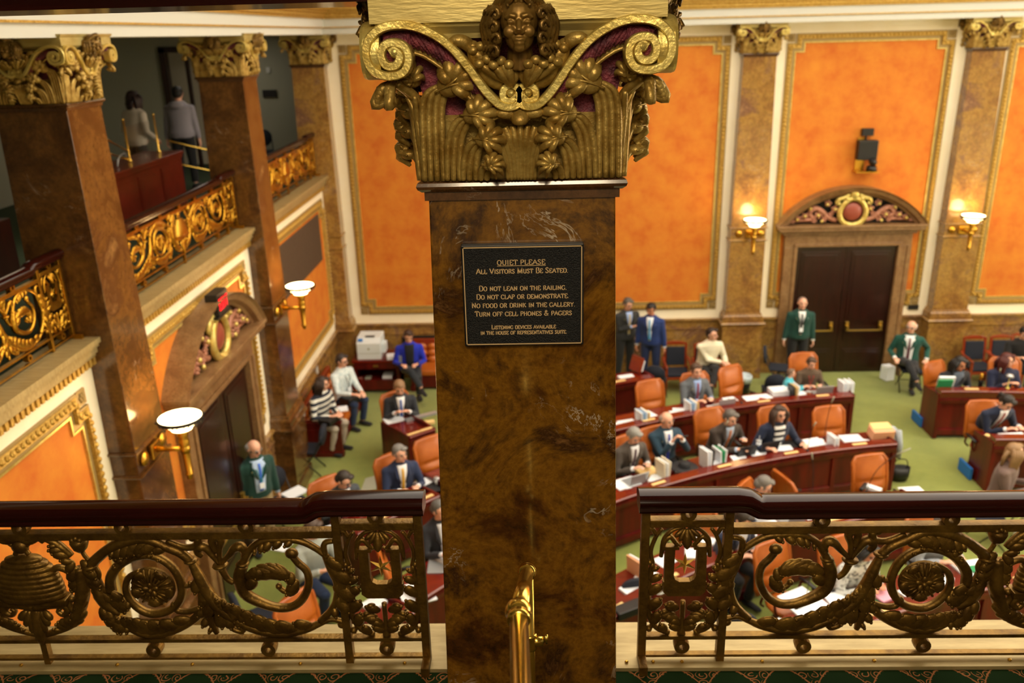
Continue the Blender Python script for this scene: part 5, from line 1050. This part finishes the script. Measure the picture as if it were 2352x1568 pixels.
seated('long-haired woman in a navy cardigan over a striped top, third desk row', 1787,950,'14213e', hair=('long','3c2a20'), extras=('glasses','open','nolapel'), shirtm=striped('stripebw','10131a','eef0f0',3.2,'Z'), hands=((-.24,-.36,.80),(.26,-.38,.80)), lean=.12)
seated('man in a dark brown suit reaching over his desk, orange tie', 1673,958,'3c322c', shirt='a8b8d0', tie='b8682a', hair=('short','5a5450'), look=(.3,.35), lean=.22, hands=((.02,-.48,.80),(.20,-.34,.86)), extras=('whitepin',), th=.35)
seated('bald man in a teal-blue suit and blue tie, holding up a phone', 1529,965,'1e3c50', shirt='e8ecf2', tie='2838a8', hair=('bald','9a8a80'), look=(.35,.2), hands=((-.02,-.30,.98),(.12,-.32,1.0)), extras=('pin',), th=.35)
tag(MB().cbox(atz(1572,1003,1.0),(.07,.012,.14), rx=.9, rz=.35).build('phone', MATS['black']), 'dark phone held up by the bald man', 'phone')
seated('grey-haired man in a brown tweed jacket looking down, against the pier', 1452,1000,'4a423c', shirt='e4e8f0', tie='4a3040', hair=('short','8a8884'), look=(.1,.55), lean=.16)
seated('grey-haired bearded man in navy bent over the handrail line, fourth row', 1744,1112,'1c2a48', shirt='d8e0ea', hair=('beard','6e6a66'), look=(.4,.5), lean=.28, th=.8)
person('standing man in a dark suit with yellow lapel flower, beside the pier', (1441,697), 1.72, .35, '2a2c2e', '1c1e20', hair=('short','54504a'), shirt='9ab0e0', tie='c0b080', legs='stand', look=(.2,.35), hands=((.02,-.25,1.22),(.20,-.12,.95)), extras=('pin',))
person('standing man in a bright blue suit with black hair, looking down', (1496,712), 1.69, -.35, '16306c', '12244e', hair=('short','15100e'), shirt='e8eef6', tie='4a9ad0', legs='stand', look=(-.3,.35), skin='b')
seated('smiling woman in a cream sweater on a cherry armchair', 1634,768,'e8e2c8', th=.25, bot='15161a', hair=('bun','2a1a14'), legs='cross', look=(.5,0), hands=((.14,-.36,.72),(.20,-.36,.70)), lean=.14)
person('man in a dark green blazer standing before the far double door', (1843,692), 1.75, -.1, '0e4038', '101114', hair=('shaved','8a7468'), shirt='e8eaec', tie='3a3c40', legs='stand', extras=('lanyard','pin','whitepin'))
seated('white-haired man in a green blazer seated cross-legged by the far door', 2093,752,'0e4a40', th=-.35, shirt='e8ecf0', tie='5a2030', hair=('bald','c8c4c0'), legs='crossl', look=(-.3,.05), extras=('glasses','pin','open'), bot='1a1c22', hands=((-.20,-.28,.66),(.30,-.1,.62)))
person('small child in a turquoise checked shirt, side-on to the desk', (1815,856), 1.08, 1.2, '4ab0c4', '3a4a5a', hair=('short','6a5444'), sc=.62, look=(.1,0), legs='sit', hands=((-.08,-.45,.9),(.06,-.45,.85)), skin='a')
seated('youth in a brown jacket with a red lanyard, next to the small child', 1862,832,'5a4838', zh=1.12, sc=.86, hair=('short','4a3424'), extras=('lanyard','red'), look=(.1,.3), lean=.12, th=.1)
seated('black-haired woman in a dark blazer leaning to the green folder', 2201,834,'1a1c24', shirt='5a6678', hair=('long','0e0c0e'), skin='b', look=(.25,.3), lean=.2, extras=('pin','open'), th=.1)
seated('red-haired woman in a navy dress at the right-hand desk', 2311,828,'121c3c', hair=('wavy','4a1814'), look=(.7,.1), lean=.1, th=0, hands=((-.08,-.34,.88),(.10,-.34,.88)))
seated('man in a navy suit with dark tied hair bent over his papers', 2303,935,'14203c', shirt='e8ecf2', tie='8a2a20', hair=('pony','1c1614'), look=(.2,.6), lean=.32, zh=1.2, th=.15, hands=((.0,-.5,.82),(.22,-.46,.82)), extras=('nolapel',))
seated('fair-haired woman in a taupe cardigan and white trousers at the right edge', 2325,1040,'6a5650', bot='e0ddd0', hair=('wavy','8a6a48'), look=(.6,.1), th=.9, hands=((-.06,-.32,.78),(.10,-.30,.80)))
seated('person in a bright blue jacket working on a laptop on the far bench', 938,773,'0c24b0', th=.15, shirt='101014', hair=('bun','3a2418'), look=(.1,.4), lean=.1, hands=((-.14,-.34,.74),(.12,-.34,.74)), bot='1e242c', extras=('open','nolapel'), legs='crossl')
seated('person in a pale patterned shirt and blue jeans on the left bench', 783,830,'a8bcc4', th=1.0, bot='14284a', hair=('short','2c2422'), look=(.2,.2), lean=.04, hands=((-.14,-.40,.72),(.04,-.42,.70)), topm=mat('patterned','b0c4cc',.8,col2='dfe8ea',scale=30,detail=2), extras=('lanyard','glasses'))
seated('person in a striped sweater and cream trousers writing on the left bench', 737,882,'d8d8d0', th=1.15, bot='b4a898', hair=('long','2e2019'), look=(.3,.2), lean=.1, topm=striped('stripesweater','1c2436','e0e0d8',3,'Z'), hands=((-.14,-.36,.74),(.02,-.38,.74)))
seated('man in a charcoal suit with a blue tie reading at the rear left desk', 917,890,'22262e', shirt='eef0f4', tie='2a5ab0', hair=('short','8a6a4c'), look=(0,.45), lean=.12, th=.25, extras=('whitepin',), hands=((-.10,-.32,.86),(.10,-.32,.86)))
seated('man in a navy suit with a yellow tie, left of the pier', 917,1042,'1c2a4c', shirt='eceef2', tie='d8a830', hair=('short','7c7a78'), look=(.35,.1), lean=.08, th=.45, extras=('pin',))
seated('man with receding dark hair bowed just above the left handrail', 785,1100,'3a4048', shirt='d8dce4', hair=('short','2c2420'), look=(.5,.5), lean=.25, th=.7, extras=('glasses',))
person('white-haired man in a green blazer with a bright blue tie by the left door', (580,1022), 1.76, .75, '0c3a32', 'a8946c', hair=('bald','9a9692'), shirt='b0c8ea', tie='3a6ad8', legs='stand', look=(.25,.35), extras=('lanyard','teal','pin','open','glasses'))
seated('man in a charcoal suit at the left edge of the pier, seen below the rail', 1008,1172,'1c1e26', shirt='c8ccd4', hair=('short','5c5a58'), look=(.4,.2), th=.5)
seated('person in a light grey sweater behind the left scroll railing', 715,1215,'a0a8a4', bot='14284a', hair=('short','4a3a30'), look=(.2,.3), th=.9, lean=.1)
seated('long black-haired person in a patterned blouse behind the right railing', 1985,1262,'c8ccd0', hair=('wavy','0e0c0e'), look=(.1,.5), lean=.2, skin='b', topm=mat('blouse','d8dcdc',.8,col2='3a4048',scale=26,lo=.5,hi=.6))
seated('grey-haired person in pale grey under the right handrail', 2165,1195,'9aa0a8', hair=('short','6a6460'), look=(.5,.3), lean=.15)
seated('person in a dark navy suit with papers below the raised right rail', 1700,1190,'1a2440', hair=('short','2a2018'), shirt='d8dce4', look=(.1,.5), lean=.2)
seated('person in black at the far right edge beside the navy armchairs', 2352,765,'101014', th=-.2, hair=('short','14100e'), bot='101014', look=(0,.4), lean=.12)
# visitors in the left gallery
WG = aty(303,222,14.9)
p1 = person('woman in a pale cardigan with dark red hair, seen from behind in the left gallery', None, 0, PI-.5, 'b0a898', '2a2826', hair=('wavy','1e0a0a'), legs='stand', loc=(WG.x,WG.y,WG.z-1.72), sc=.98, hands=((-.2,-.2,1.0),(.2,-.25,1.0)))
p2 = person('person in a light grey hoodie and dark trousers, seen from behind in the left gallery', None, 0, PI+.05, '8a8690', '101014', hair=('short','0c0a0a'), legs='stand', loc=(-6.72,16.7,4.42), sc=1.03, extras=('hood',))
# ---------------------------------------------------------------- left gallery furniture
t = thing('gallery_cabinet', 'red-brown panelled cabinet in the left gallery with brass posts on top', 'cabinet', (-6.25, 13.15, 4.42)); k = mat('redmah','6a1c10',.3,col2='581408',scale=5,coat=.3)
MB().box(-.3,-1.4,0,.3,1.4,.92).build('body', k, t, bevel=.01); m = MB().box(-.34,-1.44,.92,.34,1.44,.97); m.box(-.32,-1.42,.86,.32,1.42,.92); m.box(-.32,-1.42,0,.32,1.42,.1); m.build('top', k, t, bevel=.01)
for a, b in ((-1.3,-.45),(-.35,.4),(.5,1.3)): m = MB().box(.3,a,.18,.312,b,.8); m.box(.312,a+.05,.23,.318,b-.05,.75); m.build('door_panel', k, t, bevel=.006)
def post(nm, y, h): MB().lathe([(.035,0),(.04,.01),(.02,.03),(.016,.05),(.016,h),(.022,h+.01),(.004,h+.03)], (0,y,.97), 12).build('brass_post', MATS['brass'], t, smooth=True)
post('', .15, .62); post('', 1.25, .6); m = MB().tube([(0,-.9,1.55),(0,.15,1.12)], .014, 8); m.tube([(0,-.9,1.3),(0,.15,.99)], .014, 8); m.build('brass_rail', MATS['brass'], t, smooth=True)
MB().box(-.004,.16,1.0,.004,1.25,1.5).build('glass_screen', MATS['glass'], t); MB().tube(cr([(.1,-.5,.97),(.12,-.45,1.1),(.12,-.25,1.14),(.12,-.2,1.08)],4), .012, 6).build('reading_lamp', MATS['silver'], t, smooth=True)
def brail(label, P, h, down):
    t = thing('brass_step_rail', label, 'railing', P[0]); O = Vector(P[0])
    for z in (h, h*.5): MB().tube([Vector(p)-O+Vector((0,0,z)) for p in P], .017, 8).build('rail', MATS['brass'], t, smooth=True)
    for p in P[1:]: m = MB().tube([Vector(p)-O, Vector(p)-O+Vector((0,0,h))], .015, 8); m.ball(Vector(p)-O+Vector((0,0,h)), .028, 10, 8); m.ball(Vector(p)-O+Vector((0,0,h*.5)), .026, 10, 8); m.build('post', MATS['brass'], t, smooth=True)
brail('brass step rail beside the cabinet, behind the beehive railing', [(-6.3,15.0,4.75),(-5.9,15.9,4.45),(-5.5,16.1,4.45)], .75, 0)
brail('brass step rail at the far left edge, behind the nearest marble pier', [(-7.2,7.2,4.9),(-6.3,8.0,4.5),(-5.6,8.0,4.5)], .8, 0)
c = copy_tree(FO, (-5.7, 18.3, 4.42), .3, 'black folding chair against the grey wall of the left gallery')
tag(MB().box(-8.4,8.4,4.42,-6.4,10.2,5.15).build('dark_counter', MATS['doorwood'], bevel=.01), 'dark counter in the left gallery at the left edge', 'counter')
tag(MB().cbox((-6.6,8.7,5.16),(.2,.28,.02), rz=.2).build('paper_sheet', MATS['paper']), 'white paper on the dark counter in the left gallery', 'paper')
for zz, y0 in ((4.42,17.6),):
    pass
# ---------------------------------------------------------------- things on the desks (z = worktop or ledge top)
ZT = .77
def item(name, label, cat, mb, mt, group=None, **k): return tag(mb.build(name, MATS[mt] if mt in MATS else mt, **k), label, cat, group)
def sheet(u, v, w, d, rz, label, mt='paper', th=.012, z=ZT, group=None): p = atz(u, v, z); item('paper_sheets', label, 'papers', MB().cbox((p.x,p.y,z+th/2),(w,d,th),rz=rz), mt, group)
def laptop(u, v, label, rz=None, z=ZT, col='silver'):
    p = atz(u, v, z); r = face_c(p) if rz is None else rz; t = thing('laptop', label, 'laptop', (p.x,p.y,z), r)
    MB().box(-.16,-.11,0,.16,.11,.015).build('keyboard_base', MATS[col], t, bevel=.003); MB().cbox((0,-.14,.10),(.32,.01,.21), rx=.3).build('screen', MATS[col], t, bevel=.003)
def binders(u, v, label, n=4, rz=None, h=.23, mt=('paper2','bluepaper','paper','manila'), z=ZT):
    p = atz(u, v, z+.1); r = face_c(p) if rz is None else rz
    for i in range(n):
        q = p+Vector((Co(r), S(r), 0))*((i-n/2)*.045); q.z = z+h/2
        item('upright_file', label, 'file', MB().cbox(q,(.022,.24,h-.02*(i%2)), rz=r+.1*(i%2), ry=.08*((i%3)-1)), mt[i%len(mt)], label+' group', bevel=.003)
def cup(u, v, label, mt='paper', z=ZT, h=.15, straw=True):
    p = atz(u, v, z+h/2); t = thing('paper_cup', label, 'cup', (p.x,p.y,z)); MB().lathe([(.032,0),(.045,h),(.04,h)], (0,0,0), 14).build('cup_body', MATS[mt], t, smooth=True); MB().lathe([(.047,h-.005),(.047,h+.012),(.03,h+.018)], (0,0,0), 14).build('lid', MATS['silver'], t, smooth=True)
    if straw: MB().tube([(0,0,h),(.012,.005,h+.09)], .004, 6).build('straw', MATS['paper'], t)
def mic(u, v, label, dx=-.05, top=.5, z=.86):
    p = atz(u, v, z); t = thing('gooseneck_microphone', label, 'microphone', (p.x,p.y,z)); MB().lathe([(.03,0),(.02,.02),(.004,.025)], (0,0,0), 12).build('base', MATS['black'], t); MB().tube(cr([(0,0,.02),(dx*.3,0,top*.5),(dx,0,top*.85)],5), .005, 6).build('gooseneck', MATS['black'], t, smooth=True); MB().tube([(dx,0,top*.85),(dx*1.5,-.02,top)], .011, 8).build('microphone_head', MATS['grey'], t, smooth=True)
# second desk row
laptop(1660,932,'silver laptop right of the grey-suited man'); sheet(1740,915,.5,.28,.2,'white papers between the turned chair and the navy folding chair'); sheet(1556,948,.25,.2,.4,'small white paper pile left of the grey-suited man')
binders(1590,935,'upright white files before the grey-suited man',4); binders(1478,957,'upright blue-edged files on the second row beside the pier',4); sheet(1440,978,.42,.3,.5,'large white pages on the second row, against the pier',th=.03)
sheet(1790,903,.36,.26,.15,'thick white book stack beside the child',th=.09); binders(1825,898,'dark and white books propped up before the child',3,mt=('black','manila','paper')); laptop(1885,902,'silver laptop before the youth in brown')
binders(1945,890,'white binder cluster at the aisle end of the second row',5,h=.24,mt=('paper','paper2')); cup(1857,903,'small orange cup before the youth in brown','leather',h=.07,straw=False); sheet(1685,925,.25,.1,-.6,'dark red sloping book right of the silver laptop','mahtop',th=.04)
item('pens','coloured pens lying before the turned empty chair','pens',MB().cbox(atz(1745,917,.80),(.14,.02,.02),rz=.6).cbox(atz(1752,915,.80),(.12,.02,.02),rz=-.4),'rednet')
# third desk row
sheet(1437,1110,.4,.28,.5,'white papers beside the pier on the third row'); laptop(1455,1105,'silver laptop beside the pier on the third row'); sheet(1487,1087,.3,.22,.4,'pale yellow pad left of the small vase','manila',th=.05)
binders(1525,1082,'propped printed boards behind the black hat',3,h=.3,mt=('plaster','paper2')); t = thing('black_hat','black wide-brimmed hat lying on the third desk row','hat',atz(1572,1072,ZT+.08)); MB().lathe([(.002,.09),(.07,.085),(.085,.06),(.09,.0),(.2,-.01),(.21,.0),(.2,.005),(.09,.012)],(0,0,0),24).build('crown_and_brim',MATS['blackmat'],t,smooth=True); MB().lathe([(.091,.01),(.091,.03),(.088,.03)],(0,0,0),20).build('band',MATS['black'],t)
binders(1625,1058,'white files with a black letter, right of the hat',3,h=.32,mt=('paper','paper','black')); binders(1655,1045,'green-edged slanting white files before the brown-suited man',3,mt=('paper','green','paper2')); laptop(1705,1040,'black laptop before the brown-suited man',col='black')
laptop(1757,1030,'open dark laptop with raised lid before the navy cardigan',col='blackmat'); cup(1742,1022,'tall white cup with straw beside the dark laptop'); sheet(1810,1020,.42,.28,.2,'black desk pad under the woman in navy','blackmat',th=.006)
sheet(1865,1023,.36,.26,.3,'white bags and papers before the empty chair of the third row',th=.06); binders(1915,1015,'upright white box files left of the cream folders',2,mt=('paper','paper2')); sheet(1955,1008,.34,.24,.1,'white papers between the box files and the cream folders',th=.02)
t = thing('folder_box','cream folders in a box at the aisle end of the third row','folder box',atz(2022,1004,ZT+.02),.1); MB().cbox((0,0,.09),(.36,.22,.17),rx=.2).build('box',mat('peach','d8a078',.7),t,bevel=.01); MB().cbox((0,.04,.17),(.32,.16,.06),rx=.25).build('folders',MATS['manila'],t,bevel=.006)
t = thing('jacket_on_chair','light grey jacket hung over the aisle folding chair','jacket',(0,0,0)); p = atz(2032,985,.9); t.location = (p.x,p.y-.02,0); m = MB(); m.rings([[(.23*Co(a)*w, .06*S(a)*w+.02*y, z) for a in [2*PI*k/12 for k in range(12)]] for z, w, y in [(.42,1.0,-2),(.6,1.05,-1),(.78,1.0,0),(.9,.9,0),(.96,.6,0)]]); m.build('cloth',mat('greyjacket','a0a8b0',.9,bump=.4,bscale=9),t,smooth=True); MB().tube([(.2,-.05,.9),(.24,-.08,.65),(.25,-.06,.42)],[.05,.045,.04],8).build('sleeve',MATS['greyjacket'],t,smooth=True)
t = thing('black_handbag','black open handbag on the carpet behind the aisle chair','bag',atz(2066,1088,.12)); t.location.z = 0; t.scale = (.8,.8,.9); m = MB(); m.rings([[(.2*Co(a)*w,.11*S(a)*w,z) for a in [2*PI*k/12 for k in range(12)]] for z, w in [(0,.8),(.1,1),(.28,1.05),(.27,.9),(.1,.85)]]); m.build('bag_body',MATS['black'],t,smooth=True); MB().tube(cr([(-.15,0,.26),(-.1,0,.42),(.1,0,.42),(.15,0,.26)],4),.01,6).build('handle',MATS['black'],t)
# right-hand desks
item('green_folder','bright green folder standing on the aisle-end desk','folder',MB().cbox(atz(2170,882,1.0),(.26,.03,.2),rx=.3,rz=-.05),'green',bevel=.004); item('white_book','white pages behind the green folder','book',MB().cbox(atz(2176,878,1.0)+Vector((0,.05,0)),(.28,.05,.21),rx=.3,rz=-.05),'paper')
t = thing('copper_bottle','black and copper bottle between the two women at the right','bottle',atz(2250,890,.77)); MB().lathe([(.038,0),(.038,.15),(.03,.16)],(0,0,0),14).build('lower_body',MATS['black'],t,smooth=True); MB().lathe([(.036,.155),(.036,.22),(.026,.24),(.026,.28),(.002,.285)],(0,0,0),14).build('upper_body',MATS['brassdull'],t,smooth=True)
t = thing('desk_lamp','chrome mushroom lamp with yellow stem before the red-haired woman','lamp',atz(2312,902,.86)); MB().lathe([(.03,0),(.032,.1),(.008,.12),(.008,.3)],(0,0,0),12).build('stem',mat('yellowst','c8b858',.4),t,smooth=True); MB().lathe([(.01,.3),(.07,.31),(.055,.35),(.002,.37)],(0,0,0),16).build('shade',MATS['silver'],t,smooth=True)
sheet(2330,1003,.4,.25,.1,'papers under the hands of the bent navy-suited man',z=.86); sheet(2340,897,.3,.2,.2,'dark tablet and red cables before the red-haired woman','rednet',z=.8); sheet(2275,1002,.08,.16,.7,'yellow note on the right-edge desk','manila',z=.86)
cup(1567,826,'white paper cup with a straw on the navy armchair seat',z=.49,h=.16)
# left group
laptop(934,830,'silver laptop on the lap of the person in the blue jacket',.15,z=.72); sheet(905,964,.34,.24,.5,'open white booklet on the rear left desk'); sheet(968,958,.6,.09,.55,'long grey ruler-like tray on the rear left desk','silver',th=.04); sheet(985,972,.2,.1,.3,'cream name cards on the rear left desk','manila',th=.04)
sheet(780,940,.3,.24,.3,'white pages on the lap of the striped-top person',z=.66,th=.01); item('black_bag','black bag with a green tag between the two bench sitters','bag',MB().cbox(atz(808,915,.6),(.42,.28,.16),rz=1.0),'black',bevel=.03); item('black_case','black case with papers on the arm of the left bench','case',MB().cbox(atz(757,963,.75),(.36,.26,.1),rz=1.2),'black',bevel=.02)
sheet(990,1120,.42,.3,.5,'black desk mat before the man with the yellow tie','blackmat',th=.006); cup(1003,1105,'white cup against the left edge of the pier',straw=False,h=.1); sheet(677,1132,.34,.26,.9,'white papers on the folding chair by the left door',z=.49,th=.02)
binders(938,1156,'row of upright white files seen under the left handrail',6,h=.2,mt=('paper','paper2')); sheet(860,1195,.3,.2,.6,'dark tablet under the left handrail','blackmat'); laptop(1003,1300,'silver laptop at the left edge of the pier, low',rz=1.6); sheet(960,1370,.4,.3,.4,'white pages seen through the left U panel')
sheet(700,830,.1,.1,0,'white slip on the left dado ledge',z=1.28)
# fourth row and rail area at the right
sheet(1480,1355,.5,.36,.6,'large open white ledger low beside the pier, right side',th=.03); item('black_case','long black device beside the open ledger','device',MB().cbox(atz(1455,1395,.84),(.5,.16,.1),rz=.5),'black',bevel=.01); binders(1462,1300,'pink and white upright files beside the right U panel',2,mt=('peach','paper'))
sheet(1745,1205,.5,.3,.3,'scattered white sheets under the raised right rail',th=.02); laptop(1815,1195,'silver laptop under the right handrail'); sheet(1640,1235,.45,.3,.4,'white pages seen through the top of the right U panel',th=.02); sheet(1690,1262,.3,.3,.2,'blue-tinted sheets behind the right post','bluepaper')
sheet(1835,1376,.4,.3,.5,'white pages under the first scroll of the right railing',th=.02); sheet(1870,1405,.45,.3,.4,'white sheets near the bottom of the right scroll',th=.02); sheet(1925,1375,.3,.2,.2,'white sheets left of the pink folder',th=.02); item('pink_folder','pink folder left of the right rosette','folder',MB().cbox(atz(2030,1365,.84),(.26,.22,.03),rz=.5),mat('pink','e0a0b8',.7)); sheet(2010,1370,.3,.26,.5,'stack of green-edged files left of the rosette','green',th=.05)
sheet(2240,1305,.5,.3,.2,'white sheets right of the rosette',th=.02); item('green_pad','green pad on the sheets right of the rosette','pad',MB().cbox(atz(2245,1305,.82),(.2,.12,.015),rz=.2),'green'); sheet(2260,1335,.3,.24,-.3,'pale blue sheets below the green pad','bluepaper'); sheet(1935,1185,.3,.2,.2,'small black and white cards under the right handrail','paper2',th=.04)
sheet(2095,1128,.32,.22,.1,'white form with yellow edge above the right handrail',th=.012); item('black_stapler','black telephone handset above the right handrail','handset',MB().cbox(atz(1983,1118,.82),(.22,.06,.06),rz=.9),'black',bevel=.02); sheet(2005,1125,.1,.22,.8,'white and orange tube beside the handset','paper',th=.05)
for u, v, l, d, h in [(1703,925,'microphone beside the turned empty chair',.02,.45),(1855,1035,'microphone in front of the woman in navy',.05,.5),(1653,1045,'microphone before the brown-suited man',.06,.6),(1893,1008,'tall microphone left of the aisle chair',.05,.75),(1990,1130,'slanting microphone before the folder-row chair',.35,.7),(1865,1140,'curved microphone before the edge-on chair',-.05,.7),(1852,1372,'thin microphone below the first right scroll',.03,.4),(2290,905,'thin microphone at the right-hand desk',-.02,.5)]: mic(u, v, l, d, h)
item('brown_case','tan leaning panel on the floor by the far doorway','panel',MB().cbox((7.78,17.2,.2),(.06,.12,.4)),'stone'); item('shopping_bag','white and red carton on the carpet under the seated green blazer','carton',MB().cbox((7.45,16.95,.17),(.2,.2,.3),rz=.3),'paper')
t = thing('easel_stand','dark ledger board standing on the rearmost desk stub','board',atz(1462,850,.80)); MB().cbox((0,0,.14),(.05,.3,.3),rz=.6,ry=.3).build('board',MATS['cherry'],t); MB().cbox((.05,0,.12),(.02,.26,.22),rz=.6,ry=.3).build('page',MATS['paper2'],t); sheet(1440,872,.3,.24,.3,'white book on the rearmost desk stub, beside the pier',th=.06)

# loose sheets strewn along the rows
rn = random.Random(11)
for r, z0, lab, grp, rng in ((13.35,ZT,'loose white paper strewn on the second desk row','papers on the second row',(1.70,2.42)),(11.45,ZT,'loose white paper strewn on the third desk row','papers on the third row',(1.70,2.44)),(9.6,ZT,'loose white paper strewn on the fourth desk row','papers on the fourth row',(1.78,2.30)),(7.85,ZT,'loose white paper strewn on the nearest desk row','papers on the nearest row',(1.72,2.50))):
    a = rng[0]
    while a < rng[1]:
        a += rn.uniform(.35,.75)/r; q = arcp(r+rn.uniform(-.1,.14), a); k = rn.random(); th = rn.choice((.006,.012,.03))
        item('paper_sheets', lab, 'papers', MB().cbox((q.x,q.y,z0+th/2+.001),(rn.uniform(.2,.3),rn.uniform(.18,.26),th), rz=rn.uniform(0,3)), 'paper' if k < .6 else 'paper2', grp)
# ---------------------------------------------------------------- light: laylight over the chamber, gallery lamps, added fill
m = MB().box(-2.5,4.2,10.5,16.5,16.6,10.56); sky = m.build('skylight', mat('laylight','ffffff',.5,emit='fff4e2',estr=3.6)); tag(sky, 'large glowing laylight panel in the ceiling over the chamber', 'ceiling light')
def area(loc, size, e, col=(1,1,1), rot=(0,0,0), sy=None):
    l = bpy.data.lights.new('lamp','AREA'); l.energy = e; l.color = col; l.size = size
    if sy: l.shape = 'RECTANGLE'; l.size_y = sy
    o = bpy.data.objects.new('lamp', l); COL.objects.link(o); o.location = loc; o.rotation_euler = rot; return o
area((0,-.8,8.7), 1.2, 150, (1,.80,.52), (.55,0,0)); m = MB()
for y in (6.2,8.9,11.6): m.box(XR-.06, y, 3.4, XR-.03, y+2.2, 6.8)
struct('fill_panel_1', m, mat('fillglow', 'ffffff', .5, emit='fff0d8', estr=12))  # glowing panels added out of view to brighten the left side, no known window
area((.5,-4.2,8.6), 2.5, 110, (1,.85,.6)); area((-6.8,11,7.2), 1.5, 16, (1,.8,.55)); area((-6.2,17.6,7.2), .8, 10, (1,.9,.75));  # first lamp is added behind the camera to brighten the brass reflections
W = bpy.data.worlds.new('world'); SC.world = W; W.use_nodes = True; W.node_tree.nodes['Background'].inputs[0].default_value = (1,.9,.75,1); W.node_tree.nodes['Background'].inputs[1].default_value = .25
